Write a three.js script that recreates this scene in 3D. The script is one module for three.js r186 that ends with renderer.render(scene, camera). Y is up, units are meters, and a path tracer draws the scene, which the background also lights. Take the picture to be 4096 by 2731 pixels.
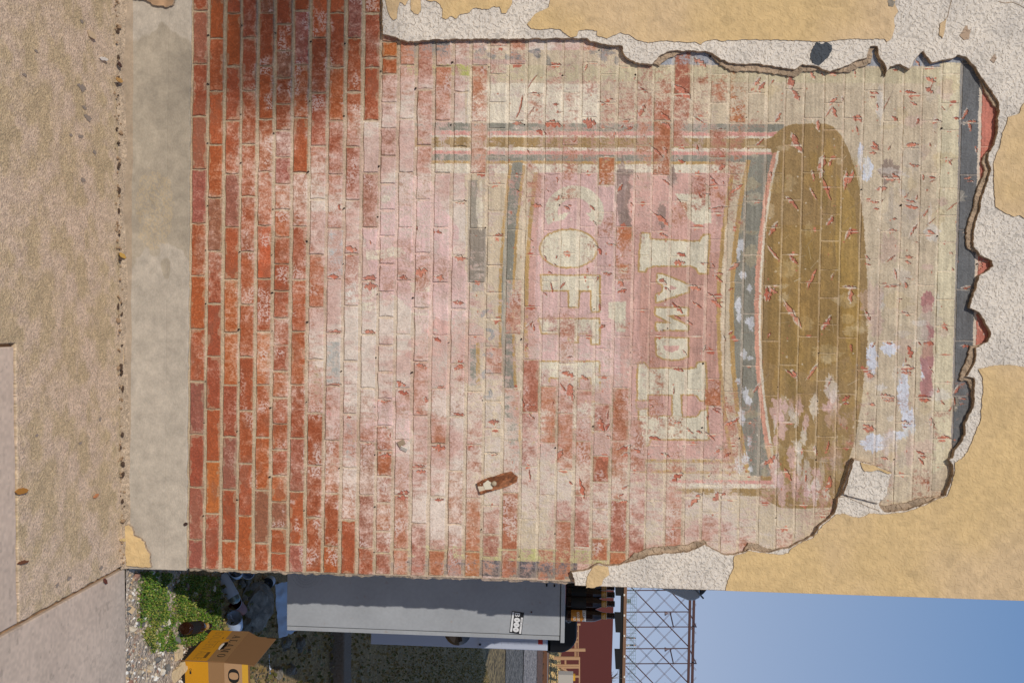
import * as THREE from 'three';
import { mergeGeometries, mergeVertices } from 'three/addons/utils/BufferGeometryUtils.js';
import { MarchingCubes } from 'three/addons/objects/MarchingCubes.js';

// ---------------------------------------------------------------- camera
// The photograph was taken with the camera on its side: the picture's right is up. f = 4000 photo pixels (35 mm lens); angles fitted to the courses and corners of the wall.
const F = 4000, CAM_Z = 4.0;
const EYE = new THREE.Vector3(0, 0, CAM_Z);
const AXES = (() => {
  const r = Math.PI / 180;
  return new THREE.Matrix4().makeRotationY(-1.394 * r)
    .multiply(new THREE.Matrix4().makeRotationX(-3.728 * r))
    .multiply(new THREE.Matrix4().makeBasis(new THREE.Vector3(0, 1, 0), new THREE.Vector3(-1, 0, 0), new THREE.Vector3(0, 0, 1)))
    .multiply(new THREE.Matrix4().makeRotationZ(1.026 * r));
})();
const dirOf = (px, py) => new THREE.Vector3((px - 2048) / F, -(py - 1365.5) / F, -1).transformDirection(AXES);
{ const d = dirOf(497, 2268); EYE.y = -d.y / -d.z * CAM_Z; }      // the foot of the wall's corner is y = 0
const scene = new THREE.Scene();
const camera = new THREE.PerspectiveCamera(2 * Math.atan(1365.5 / F) * 180 / Math.PI, 1024 / 682, 0.05, 3000);
camera.position.copy(EYE);
camera.quaternion.setFromRotationMatrix(AXES);

// ---------------------------------------------------------------- sky, sun, exposure
const AZ = 26 * Math.PI / 180, EL = 31 * Math.PI / 180;           // from the corner's shadow on the ground and the shadows under the stucco's broken edge
const SUN = new THREE.Vector3(-Math.sin(AZ) * Math.cos(EL), Math.sin(EL), Math.cos(AZ) * Math.cos(EL));
{
  const w = 512, h = 256, data = new Float32Array(w * h * 4), d = new THREE.Vector3();
  for (let j = 0; j < h; j++) for (let i = 0; i < w; i++) {
    const up = ((j + 0.5) / h - 0.5) * Math.PI, a = ((i + 0.5) / w - 0.5) * 2 * Math.PI;
    d.set(Math.cos(a) * Math.cos(up), Math.sin(up), Math.sin(a) * Math.cos(up));
    const e = Math.max(0, d.y), glow = Math.pow(Math.max(0, d.dot(SUN)), 14) * 0.35, k = (j * w + i) * 4;
    const ramp = (h, m, z) => (e < 0.40 ? h + (m - h) * Math.pow(e / 0.40, 0.8) : m + (z - m) * Math.pow((e - 0.40) / 0.60, 0.7)), below = d.y < 0;
    data[k] = (below ? 0.26 : ramp(0.56, 0.20, 0.09)) + glow; data[k + 1] = (below ? 0.23 : ramp(0.65, 0.355, 0.185)) + glow * 0.9; data[k + 2] = (below ? 0.20 : ramp(0.84, 0.645, 0.40)) + glow * 0.75; data[k + 3] = 1;
  }
  const sky = new THREE.DataTexture(data, w, h, THREE.RGBAFormat, THREE.FloatType);
  sky.mapping = THREE.EquirectangularReflectionMapping; sky.magFilter = THREE.LinearFilter; sky.needsUpdate = true;
  scene.background = sky; scene.environment = sky;
}
const sun = new THREE.DirectionalLight(new THREE.Color(1.0, 0.93, 0.83), 3.6);
sun.name = 'sun'; sun.position.copy(SUN).multiplyScalar(40); sun.castShadow = true;
sun.shadow.radius = 1.0; sun.shadow.mapSize.set(4096, 4096);
Object.assign(sun.shadow.camera, { left: -12, right: 12, top: 12, bottom: -12, near: 1, far: 90 });
scene.add(sun, sun.target);
const renderer = new THREE.WebGLRenderer({ antialias: true });
renderer.toneMapping = THREE.LinearToneMapping;
renderer.toneMappingExposure = 0.79;
renderer.shadowMap.enabled = true;

// ---------------------------------------------------------------- helpers
let seed = 12345;
const rnd = () => { seed = (seed + 0x6d2b79f5) | 0; let t = Math.imul(seed ^ (seed >>> 15), 1 | seed); t = (t + Math.imul(t ^ (t >>> 7), 61 | t)) ^ t; return ((t ^ (t >>> 14)) >>> 0) / 4294967296; };
const rr = (a, b) => a + (b - a) * rnd();
const V3 = (x, y, z) => new THREE.Vector3(x, y, z);
const lerp = (a, b, t) => a + (b - a) * t, clamp = (x, a = 0, b = 1) => Math.min(b, Math.max(a, x));
const sst = (a, b, x) => { const t = clamp((x - a) / (b - a)); return t * t * (3 - 2 * t); };
const LAT = new Float32Array(65536); for (let i = 0; i < 65536; i++) LAT[i] = rnd();
const vn = (x, y) => {                                             // value noise, 0..1
  const ix = Math.floor(x), iy = Math.floor(y); let fx = x - ix, fy = y - iy;
  fx = fx * fx * (3 - 2 * fx); fy = fy * fy * (3 - 2 * fy);
  const a = (iy & 255) << 8, b = ((iy + 1) & 255) << 8, c = ix & 255, d = (ix + 1) & 255;
  const p = LAT[a | c], q = LAT[a | d], r = LAT[b | c], s = LAT[b | d];
  return (p + (q - p) * fx) * (1 - fy) + (r + (s - r) * fx) * fy;
};
const fbm = (x, y, n = 4) => { let s = 0, a = 0.5, t = 0; for (let i = 0; i < n; i++) { s += a * vn(x + i * 17.3, y - i * 9.7); t += a; a *= 0.55; x *= 2.07; y *= 2.07; } return s / t; };
// photo pixel -> wall plane z = z0, level plane y = y0, or a point at a given depth z
const onWall = (px, py, z0 = 0) => { const d = dirOf(px, py); return EYE.clone().addScaledVector(d, (z0 - EYE.z) / d.z); };
const onGround = (px, py, y0 = 0) => { const d = dirOf(px, py); return EYE.clone().addScaledVector(d, (y0 - EYE.y) / d.y); };
const Q = (col, row, u, v) => [col * 1024 + u / 2.2959, row * 683 + v / 2.2959];

function canvasOf(w, h) { const c = document.createElement('canvas'); c.width = w; c.height = h; return c; }
function tex(w, h, fn, srgb = true) {                              // fn(x, y) -> [r, g, b] in 0..255
  const data = new Uint8Array(w * h * 4);
  for (let j = 0; j < h; j++) for (let i = 0; i < w; i++) { const c = fn(i, j), k = (j * w + i) * 4; data[k] = clamp(c[0], 0, 255); data[k + 1] = clamp(c[1], 0, 255); data[k + 2] = clamp(c[2], 0, 255); data[k + 3] = 255; }
  const t = new THREE.DataTexture(data, w, h, THREE.RGBAFormat);
  if (srgb) t.colorSpace = THREE.SRGBColorSpace;
  t.wrapS = t.wrapT = THREE.RepeatWrapping; t.magFilter = THREE.LinearFilter; t.needsUpdate = true;
  return t;
}
function grey(w, h, fn) { return tex(w, h, (x, y) => { const g = fn(x, y); return [g, g, g]; }, false); }
// noise that repeats over n cells
const pn = (x, y, n) => { const ix = Math.floor(x), iy = Math.floor(y); let fx = x - ix, fy = y - iy; fx = fx * fx * (3 - 2 * fx); fy = fy * fy * (3 - 2 * fy);
  const m = (k) => ((k % n) + n) % n, g = (i, j) => LAT[(m(j) << 8) | m(i)];
  return lerp(lerp(g(ix, iy), g(ix + 1, iy), fx), lerp(g(ix, iy + 1), g(ix + 1, iy + 1), fx), fy); };
const pfbm = (x, y, n, o = 4) => { let s = 0, a = 0.5, t = 0; for (let i = 0; i < o && n <= 256; i++) { s += a * pn(x, y, n); t += a; a *= 0.55; x *= 2; y *= 2; n *= 2; } return s / t; };
const std = (o) => new THREE.MeshStandardMaterial({ roughness: 0.9, ...o });
const hex = (h) => new THREE.Color(h);

function add(o, parent) { o.traverse((m) => { if (m.isMesh) { m.castShadow = true; m.receiveShadow = true; } }); (parent ?? scene).add(o); return o; }
const taken = new Map();
function numbered(n) { const k = taken.get(n) ?? 0; taken.set(n, k + 1); return k ? n + '_' + String(k).padStart(3, '0') : n; }
function mesh(name, geo, mat, parent) { const m = new THREE.Mesh(geo, mat); m.name = parent ? name : numbered(name); return add(m, parent ?? scene); }
function tag(o, label, category, group) { o.userData.label = label; o.userData.category = category; if (group) o.userData.group = group; return o; }
function thing(name, label, category, group) { const g = new THREE.Group(); g.name = numbered(name); scene.add(g); return tag(g, label, category, group); }
function struct(name, geo, mat) { const m = mesh(name, geo, mat); m.userData.kind = 'structure'; return m; }
function boxG(w, h, d, x = 0, y = 0, z = 0) { return new THREE.BoxGeometry(w, h, d).translate(x, y, z); }
function bevelBox(w, h, d, r = 0.004, x = 0, y = 0, z = 0) {
  const s = new THREE.Shape(), a = w / 2 - r, b = h / 2 - r; s.moveTo(-a, -b); s.lineTo(a, -b); s.lineTo(a, b); s.lineTo(-a, b); s.closePath();
  return new THREE.ExtrudeGeometry(s, { depth: d - 2 * r, bevelEnabled: true, bevelSize: r, bevelThickness: r, bevelSegments: 2 }).translate(x, y, z - d / 2 + r);
}
function bar(a, b, w, h = w) { const d = b.clone().sub(a), g = new THREE.BoxGeometry(w, h, d.length()); g.lookAt?.(d); const q = new THREE.Quaternion().setFromUnitVectors(V3(0, 0, 1), d.clone().normalize()); return new THREE.BoxGeometry(w, h, d.length()).applyQuaternion(q).translate(...a.clone().add(b).multiplyScalar(0.5).toArray()); }
function rod(a, b, r, n = 8, r2 = r) { const d = b.clone().sub(a); return new THREE.CylinderGeometry(r2, r, d.length(), n).applyQuaternion(new THREE.Quaternion().setFromUnitVectors(V3(0, 1, 0), d.clone().normalize())).translate(...a.clone().add(b).multiplyScalar(0.5).toArray()); }
function lathe(pts, n = 24) { return new THREE.LatheGeometry(pts.map(([x, y]) => new THREE.Vector2(x, y)), n); }
function stone(r, k = 0.35, detail = 1) { const g = new THREE.IcosahedronGeometry(r, detail), p = g.attributes.position, m = new Map();
  for (let i = 0; i < p.count; i++) { const key = [p.getX(i), p.getY(i), p.getZ(i)].map((v) => v.toFixed(4)).join(); if (!m.has(key)) m.set(key, 1 + rr(-k, k)); const s = m.get(key); p.setXYZ(i, p.getX(i) * s, p.getY(i) * s, p.getZ(i) * s); }
  g.computeVertexNormals(); return g; }
const clean = (g) => { const n = g.index ? g.toNonIndexed() : g; for (const k of Object.keys(n.attributes)) if (!['position', 'normal', 'uv'].includes(k)) n.deleteAttribute(k); n.morphAttributes = {}; n.clearGroups(); return n; };
const merge = (list) => mergeGeometries(list.map(clean));
function rough(pts, step, amp, keep = () => false) {               // an outline in metres, cut finer and made uneven
  const out = [];
  pts.forEach((p, i) => { const q = pts[(i + 1) % pts.length], len = Math.hypot(q[0] - p[0], q[1] - p[1]), n = Math.max(1, Math.round(len / step));
    out.push(p);
    if (len > 1.2) return;
    for (let k = 1; k < n; k++) { const t = k / n, a = keep(p, q) ? amp * 0.25 : amp; out.push([lerp(p[0], q[0], t) + rr(-a, a), lerp(p[1], q[1], t) + rr(-a, a)]); } });
  return out;
}
const shapeOf = (pts) => new THREE.Shape(pts.map(([x, y]) => new THREE.Vector2(x, y)));
const wallPts = (list) => list.map(([x, y]) => { const p = onWall(x, y); return [p.x, p.y]; });
function inside(pts, x, y) { let c = false; for (let i = 0, j = pts.length - 1; i < pts.length; j = i++) { const [a, b] = pts[i], [d, e] = pts[j]; if ((b > y) !== (e > y) && x < (d - a) * (y - b) / (e - b) + a) c = !c; } return c; }

// ================================================================ the building: a brick wall with an old painted sign, and what is left of its stucco
const EDGE = 1.064;                                                // x of the building's corner
const building = thing('brick_building', 'old red brick wall with faded painted coffee sign under broken yellow stucco', 'building');

// --- outline of the stucco that is still on the wall: its broken edge, read off the photograph, then round outside the frame
const brokenEdge = [[1531, -900], [1531, 0], [1531, 78], [1534, 144], [1573, 152], [1603, 165], [1634, 174], [1700, 168], [1764, 165], [1895, 163], [2048, 162], [2213, 160], [2348, 159], [2361, 172], [2383, 174], [2396, 179], [2440, 187], [2488, 190],
  [2492, 218], [2510, 239], [2540, 257], [2579, 261], [2610, 263], [2618, 250], [2644, 226], [2679, 211], [2745, 209], [2819, 211], [2845, 218], [2875, 239], [2910, 257], [2945, 263], [3006, 261], [3072, 268], [3141, 279], [3174, 285], [3207, 263],
  [3246, 268], [3272, 274], [3290, 285], [3316, 293], [3342, 283], [3385, 268], [3420, 250], [3464, 237], [3477, 192], [3503, 192], [3507, 218], [3533, 261], [3540, 279], [3538, 300], [3555, 272], [3594, 263], [3634, 283], [3651, 248], [3673, 222],
  [3686, 211], [3699, 231], [3721, 257], [3751, 250], [3812, 237], [3825, 226], [3856, 233], [3886, 265], [3925, 322], [3960, 370], [3982, 405], [3991, 448], [3982, 479], [3982, 535], [3969, 583], [3947, 614], [3943, 644], [3956, 683], [3939, 735],
  [3921, 783], [3910, 848], [3895, 887], [3886, 944], [3886, 988], [3912, 1022], [3960, 1044], [3965, 1066], [3908, 1105], [3899, 1140], [3878, 1205], [3871, 1232], [3908, 1249], [3930, 1279], [3943, 1306], [3956, 1336], [3943, 1366], [3925, 1372],
  [3895, 1390], [3895, 1431], [3882, 1466], [3869, 1488], [3856, 1505], [3889, 1512], [3891, 1562], [3886, 1627], [3865, 1666], [3852, 1697], [3854, 1736], [3834, 1771], [3812, 1797], [3804, 1828], [3788, 1836], [3806, 1867], [3806, 1889], [3790, 1941],
  [3777, 1976], [3734, 1989], [3682, 2015], [3616, 2037], [3573, 2041], [3533, 2041], [3512, 2015], [3538, 1980], [3549, 1932], [3551, 1902], [3562, 1884], [3490, 1854], [3407, 1830], [3394, 1862], [3377, 1919], [3359, 1976], [3346, 1989], [3337, 2037],
  [3329, 2053], [3281, 2092], [3246, 2140], [3189, 2164], [3159, 2184], [3102, 2195], [3072, 2203], [3032, 2199], [2993, 2190], [2975, 2201], [2932, 2213], [2893, 2212], [2853, 2192], [2816, 2171], [2779, 2190], [2744, 2203], [2675, 2206], [2592, 2216],
  [2540, 2236], [2483, 2251], [2435, 2256], [2392, 2249], [2353, 2271], [2318, 2277], [2285, 2282], [2296, 2310]];
const stuccoPts = rough(wallPts(brokenEdge), 0.011, 0.0026);
{ const last = onWall(2299, 2341); stuccoPts.push([EDGE + 0.004, last.y], [EDGE + 0.004, 9.0], [-5.2, 9.0], [-5.2, stuccoPts[0][1]]); }

// --- courses (photo x of a course's lower and upper edge, read near y = 350) and their upright joints (photo y)
const rows = [[770, 824], [837, 889], [904, 957], [968, 1021], [1036, 1089], [1104, 1162], [1176, 1230], [1245, 1303], [1317, 1372], [1388, 1441], [1457, 1514], [1527, 1584], [1599, 1655], [1671, 1727], [1743, 1803], [1818, 1873], [1889, 1947], [1960, 2024],
  [2039, 2099], [2113, 2174], [2186, 2246], [2256, 2316], [2331, 2390], [2403, 2464], [2477, 2540], [2551, 2612], [2620, 2686], [2699, 2762], [2776, 2834], [2847, 2912], [2923, 2987], [2997, 3064], [3073, 3136], [3144, 3212], [3220, 3292], [3300, 3371], [3379, 3450],
  [3458, 3530], [3538, 3609], [3617, 3684], [3692, 3762], [3770, 3840], [3850, 3920], [3931, 4000], [4010, 4080]];
const odd = [52, 263, 477, 691, 907, 1120, 1332, 1545, 1758, 1971, 2183], even = [151, 366, 582, 798, 1014, 1227, 1440, 1652, 1863, 2072];
const joints = [[42, 255, 466, 677, 893, 1104, 1316, 1527, 1738, 1949, 2158], [153, 364, 578, 791, 1004, 1215, 1425, 1637, 1847, 2056], [51, 265, 483, 696, 909, 1119, 1330, 1540, 1749, 1959, 2164], [150, 362, 577, 787, 1007, 1218, 1429, 1644, 1856, 2064],
  [51, 262, 475, 687, 901, 1114, 1327, 1540, 1751, 1962, 2174], [96, 202, 310, 416, 522, 627, 735, 840, 949, 1056, 1164, 1272, 1381, 1486, 1591, 1695, 1800, 1906, 2009, 2116, 2212], [41, 257, 472, 691, 905, 1118, 1326, 1540, 1753, 1967, 2179],
  [150, 370, 583, 797, 1018, 1228, 1440, 1653, 1864, 2073], [52, 268, 483, 696, 916, 1118, 1332, 1546, 1762, 1975, 2186], [152, 368, 586, 800, 1016, 1223, 1444, 1657, 1871, 2081], [52, 270, 483, 691, 911, 1125, 1338, 1555, 1769, 1980, 2192],
  [80, 165, 230, 296, 409, 512, 623, 735, 840, 944, 1057, 1166, 1269, 1381, 1488, 1597, 1705, 1803, 1906, 2012, 2127, 2215], [52, 260, 474, 687, 909, 1123, 1336, 1553, 1762, 1982, 2199], [151, 359, 581, 798, 1014, 1231, 1446, 1664, 1875, 2094],
  [52, 265, 481, 692, 909, 1131, 1340, 1555, 1777, 1988, 2203], [151, 366, 588, 807, 1022, 1236, 1455, 1668, 1884, 2099], [52, 261, 488, 694, 914, 1130, 1343, 1566, 1780, 1993, 2208]];
const bricks = [];
{
  const colX = (list, x) => list.map((y) => onWall(x, y).x);
  rows.forEach(([a, b], i) => {
    const ref = i < 18 ? 380 : i < 32 ? 305 : 435, y0 = onWall(a, ref).y, y1 = onWall(b, ref).y, mid = (a + b) / 2, header = i % 6 === 5;
    let xs = i < joints.length ? colX(joints[i], mid) : header ? colX(joints[11], 1555).filter((x) => x > -0.99) : colX(i % 2 ? even : odd, 1800).map((x) => x + rr(-0.012, 0.012));
    const pitch = header ? 0.108 : 0.215;
    while (xs[0] > -1.75) xs.unshift(xs[0] - pitch);
    if (i > 16 && !header) while (xs[xs.length - 1] < EDGE - 0.2) xs.push(xs[xs.length - 1] + pitch);
    xs = xs.filter((x) => x < EDGE - 0.045);
    xs.push(EDGE - 0.008);
    for (let k = 0; k + 1 < xs.length; k++) {
      const g = i < 18 ? 0.0035 : 0.0026, last = k + 2 === xs.length;
      const B = { row: i, x0: xs[k] + g * rr(0.7, 1.3), x1: xs[k + 1] - (last ? rr(-0.001, 0.006) : g * rr(0.7, 1.3)), y0, y1, last, header, j: rnd() };
      const cs = [[B.x0, y0], [B.x1, y0], [B.x0, y1], [B.x1, y1], [(B.x0 + B.x1) / 2, (y0 + y1) / 2]];
      if (cs.every(([x, y]) => inside(stuccoPts, x, y))) continue;
      bricks.push(B);
    }
  });
}

// --- colour: brick tone, lime haze, the sign's paint and the hammer marks, drawn in wall metres
const TX0 = -1.75, TX1 = 1.10, TY0 = 0.22, TY1 = 3.66, TW = 2048, TH = 2048;
const cx = (x) => (x - TX0) / (TX1 - TX0) * TW, cy = (y) => (y - TY0) / (TY1 - TY0) * TH;
const layer = () => { const c = canvasOf(TW, TH).getContext('2d'); c.clearRect(0, 0, TW, TH); return c; };
const rgb = (c, a = 1) => `rgba(${c[0]},${c[1]},${c[2]},${a})`;
function path(ctx, pts) { ctx.beginPath(); pts.forEach(([x, y], i) => { const p = onWall(x, y); i ? ctx.lineTo(cx(p.x), cy(p.y)) : ctx.moveTo(cx(p.x), cy(p.y)); }); ctx.closePath(); }
function poly(ctx, c, pts, a = 1) { ctx.fillStyle = rgb(c, a); path(ctx, pts); ctx.fill(); }
function strokePoly(ctx, c, pts, w, a = 1) { ctx.strokeStyle = rgb(c, a); ctx.lineJoin = 'round'; ctx.lineWidth = w / 1000 * TH / (TY1 - TY0); path(ctx, pts); ctx.stroke(); }
const rect = (ctx, c, x0, y0, x1, y1, a) => poly(ctx, c, [[x0, y0], [x1, y0], [x1, y1], [x0, y1]], a);
function ell(ctx, c, x, y, rx, ry, a = 1, cut = 0) { const p = []; for (let k = 0; k < 36; k++) { const t = k / 36 * Math.PI * 2; p.push([x + rx * Math.cos(t) * (1 + rr(-cut, cut)), y + ry * Math.sin(t) * (1 + rr(-cut, cut))]); } poly(ctx, c, p, a); }
const CREAM = [194, 178, 153], PALE = [212, 202, 182], GOLD = [149, 122, 80], TAN = [176, 144, 94], PINK = [199, 159, 148], ROSE = [204, 146, 136], SLATE = [100, 102, 104], GREYG = [132, 130, 118], HAZEP = [205, 168, 152], WHITE = [214, 210, 205], LILAC = [210, 176, 173];
const P = layer();
{
  const sag = (y, k = 76) => k * ((y - 1270) / 670) ** 2;
  const band = (c, x0, x1, y0, y1, k = 76) => { const a = [], b = []; for (let y = y0; y <= y1 + 1; y += (y1 - y0) / 40) { a.push([x0 + sag(y, k), y]); b.unshift([x1 + sag(y, k), y]); } poly(P, c, a.concat(b)); };
  const line = (c, x0, x1, y0, y1, s = 0.004) => poly(P, c, [[x0, y0], [x1, y0 + (x1 - x0) * s], [x1, y1 + (x1 - x0) * s], [x0, y1]]);
  // field and borders
  rect(P, CREAM, 1860, 200, 3900, 2230);
  line(PALE, 1870, 2400, 330, 500, 0.01);
  line(SLATE, 1625, 1800, 150, 232, 0.01); for (let k = 0; k < 26; k++) ell(P, k % 3 ? [124, 122, 124] : SLATE, rr(1800, 2620), rr(190, 254), rr(8, 34), rr(6, 26), rr(0.4, 0.9), 0.35); line([178, 148, 138], 1800, 2100, 236, 254, 0.01); line([150, 154, 162], 2600, 3860, 150, 258, 0.006);
  line([168, 168, 98], 1630, 1905, 256, 300, 0.01); line([190, 178, 148], 1880, 3840, 258, 320, 0.008);
  poly(P, [204, 193, 164], [[3760, 250], [3845, 250], [3805, 1850], [3725, 1900]]);
  poly(P, SLATE, [[3845, 240], [3924, 240], [3884, 1850], [3806, 1850]]);
  poly(P, [202, 190, 174], [[3921, 240], [3934, 240], [3894, 1850], [3882, 1850]]);
  poly(P, [188, 116, 100], [[3934, 240], [4040, 240], [4000, 1850], [3894, 1850]]);
  line([176, 172, 118], 1500, 2500, 2174, 2226, 0.034); line([84, 82, 88], 1500, 2310, 2226, 2256, 0.034); line([92, 84, 82], 1500, 2310, 2256, 2290, 0.034);
  // the can: side stripes, then the label's frame and the domed lid
  line(GREYG, 1660, 3140, 491, 521); line(ROSE, 1660, 3110, 523, 539); line(PALE, 1660, 3090, 539, 549); line(GOLD, 1660, 3090, 548, 588); line(PALE, 1660, 3115, 588, 602); line(ROSE, 1690, 3110, 602, 616); line(GREYG, 1690, 3030, 617, 642); line(TAN, 1700, 2900, 642, 654); line(PALE, 1700, 2880, 654, 692);
  poly(P, GOLD, [[3080, 556], [3140, 506], [3175, 496], [3300, 493], [3335, 507], [3372, 547], [3400, 610], [3424, 683], [3440, 760], [3457, 900], [3468, 1080], [3474, 1250], [3471, 1400], [3460, 1500], [3448, 1600], [3432, 1700], [3412, 1790], [3385, 1870], [3350, 1975], [3325, 2030], [3200, 2035], [3120, 2030], [3040, 1985], [2700, 1975], [2700, 1955], [3040, 1955], [3060, 1700], [3044, 1500], [3044, 1270], [3050, 1000], [3068, 830], [3100, 700]]);
  poly(P, [140, 112, 60], [[3070, 900], [3330, 900], [3440, 1180], [3445, 1400], [3250, 1500], [3070, 1450]], 0.55);
  poly(P, [172, 140, 72], [[3350, 700], [3420, 800], [3450, 1250], [3420, 1500], [3370, 1300], [3340, 950]], 0.5);
  line(ROSE, 2680, 3100, 1918, 1932, 0.012); line(PALE, 2680, 3106, 1932, 1948, 0.012); line(CREAM, 2560, 2990, 1848, 1880, 0.012); line(TAN, 2540, 2960, 1836, 1848, 0.012); line(TAN, 2560, 2960, 1880, 1892, 0.012);
  band(PALE, 3034, 3045, 604, 1948); band([205, 150, 128], 3018, 3035, 610, 1935); band(GREYG, 2935, 3018, 618, 1905); band(TAN, 2917, 2937, 640, 1890); band(CREAM, 2882, 2919, 655, 1880); band(TAN, 2866, 2883, 680, 1850);
  { const a = [], b = []; for (let y = 692; y <= 1836; y += 26) { a.push([2112 + sag(y, 52), y]); b.unshift([2867 + sag(y), y]); } poly(P, PINK, a.concat(b)); }
  band([188, 146, 132], 2560, 2867, 1010, 1560); band([206, 172, 166], 2140, 2480, 690, 1500, 40);
  band(TAN, 2096, 2113, 690, 1836, 52); band(CREAM, 2058, 2097, 670, 1870, 52); band(TAN, 2048, 2059, 660, 1880, 52); band(GREYG, 2006, 2048, 650, 1900, 52); band(TAN, 1994, 2006, 660, 1500, 52);
  // letters, cream with a tan outline
  const L = (col, row, pts, o = 1) => { const q = pts.map(([u, v]) => Q(col, row, u, v)); if (o) { poly(P, TAN, q.map(([x, y]) => [x - 5, y - 5])); strokePoly(P, TAN, q, 15); } poly(P, [208, 200, 178], q); };
  const ring = (u, v, ru, rv, w, a0, a1, o) => { const p = []; for (let k = 0; k <= 28; k++) { const t = lerp(a0, a1, k / 28); p.push([u + ru * Math.cos(t), v + rv * Math.sin(t)]); } for (let k = 28; k >= 0; k--) { const t = lerp(a0, a1, k / 28); p.push([u + (ru - w) * Math.cos(t), v + (rv - w * 0.95) * Math.sin(t)]); } L(2, 1, p, o); };
  ring(575, 385, 272, 250, 118, Math.PI * 0.86, Math.PI * 2.16, 0);
  L(2, 1, [[380, 470], [450, 400], [540, 380], [480, 450]], 0); L(2, 1, [[680, 390], [760, 380], [830, 430], [740, 450]], 0);
  { const p = []; for (let k = 0; k < 36; k++) { const t = k / 36 * Math.PI * 2; p.push([520 + 258 * Math.cos(t), 715 + 172 * Math.sin(t)]); } L(2, 1, p); }
  L(2, 1, [[270, 965], [800, 965], [800, 1290], [735, 1290], [735, 1098], [612, 1098], [605, 1250], [530, 1250], [525, 1095], [280, 1095]]);
  L(2, 1, [[250, 1365], [800, 1365], [800, 1590], [735, 1590], [735, 1490], [600, 1490], [600, 1570], [530, 1570], [530, 1490], [280, 1490]]);
  L(2, 2, [[255, 190], [800, 190], [800, 460], [735, 460], [735, 330], [610, 330], [610, 430], [540, 430], [540, 330], [340, 330], [340, 470], [255, 470]]);
  L(2, 2, [[260, 560], [800, 560], [800, 830], [735, 830], [735, 690], [610, 690], [610, 800], [540, 800], [540, 690], [340, 690], [340, 840], [260, 840]]);
  L(2, 1, [[990, 860], [1062, 860], [1060, 945], [975, 945]], 0); L(2, 1, [[890, 1205], [1050, 1200], [1045, 1480], [960, 1480], [940, 1370], [885, 1350]], 0);
  L(2, 1, [[1500, 210], [1820, 210], [1835, 480], [1700, 500], [1620, 440], [1560, 300]], 0);
  L(2, 1, [[1190, 578], [1262, 578], [1268, 632], [1650, 652], [1725, 650], [1765, 592], [1812, 590], [1792, 938], [1722, 938], [1700, 892], [1640, 868], [1300, 868], [1235, 892], [1222, 920], [1172, 920]]);
  L(2, 1, [[1342, 950], [1392, 955], [1612, 1045], [1620, 1108], [1332, 1208], [1326, 1140], [1386, 1118], [1390, 1045], [1342, 1024]]); poly(P, PINK, [[1455, 1052], [1530, 1078], [1450, 1102]].map(([u, v]) => Q(2, 1, u, v)));
  L(2, 1, [[1325, 1262], [1612, 1262], [1612, 1322], [1500, 1326], [1420, 1330], [1610, 1420], [1610, 1458], [1330, 1462], [1330, 1402], [1470, 1400], [1325, 1322]]);
  L(2, 1, [[1325, 1540], [1615, 1540], [1612, 1700], [1560, 1725], [1470, 1735], [1390, 1720], [1335, 1690]]); poly(P, PINK, [[1390, 1608], [1545, 1606], [1530, 1650], [1470, 1668], [1410, 1650]].map(([u, v]) => Q(2, 1, u, v)));
  L(2, 2, [[1162, 198], [1212, 198], [1250, 250], [1640, 258], [1695, 240], [1710, 198], [1772, 195], [1790, 500], [1792, 700], [1800, 898], [1280, 892], [1250, 945], [1205, 950], [1176, 760], [1172, 626], [1160, 560]]);
  const cut = (pts) => { const q = pts.map(([u, v]) => Q(2, 2, u, v)); strokePoly(P, TAN, q, 13); poly(P, PINK, q); };
  cut([[1258, 495], [1462, 498], [1462, 678], [1262, 676], [1258, 610], [1150, 606], [1148, 548], [1256, 546]]); cut([[1566, 498], [1690, 500], [1722, 548], [1788, 556], [1786, 622], [1726, 630], [1700, 684], [1572, 686]]);
  // lower, mostly lost part of the label
  ell(P, LILAC, 1630, 960, 190, 250, 0.9, 0.12); ell(P, LILAC, 1560, 1700, 90, 120, 0.9, 0.12); ell(P, LILAC, 1760, 1180, 130, 170, 0.8, 0.15); ell(P, PINK, 1800, 1420, 160, 140, 0.8, 0.2);
  ell(P, PALE, 1580, 1010, 40, 22, 1, 0.2); rect(P, PALE, 1380, 1050, 1440, 1200); ell(P, PALE, 1480, 1170, 22, 26, 1, 0.2); ell(P, LILAC, 1478, 1168, 9, 11); rect(P, PALE, 1440, 1210, 1500, 1245); rect(P, PALE, 1640, 1130, 1720, 1170); rect(P, PALE, 1650, 1250, 1710, 1262); ell(P, PALE, 1540, 795, 22, 14); rect(P, PALE, 1465, 1000, 1560, 1040);
  rect(P, [150, 142, 128], 1872, 720, 1910, 915); rect(P, [136, 126, 114], 1870, 912, 1944, 1130); rect(P, [158, 150, 138], 1890, 1130, 1935, 1165); ell(P, PALE, 1920, 830, 14, 90, 0.8, 0.3);
  rect(P, [164, 163, 158], 1306, 1368, 1358, 1530); rect(P, [150, 150, 145], 1386, 1690, 1420, 1845); rect(P, TAN, 1410, 1688, 1428, 1770); poly(P, GOLD, [[1262, 1462], [1282, 1480], [1288, 1600], [1270, 1628], [1250, 1590], [1252, 1500]]);
  rect(P, [176, 178, 178], 1314, 920, 1370, 1100); rect(P, [210, 205, 196], 1376, 1040, 1424, 1210); rect(P, GOLD, 1668, 548, 1730, 588); rect(P, GOLD, 1320, 1830, 1345, 1890);
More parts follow.
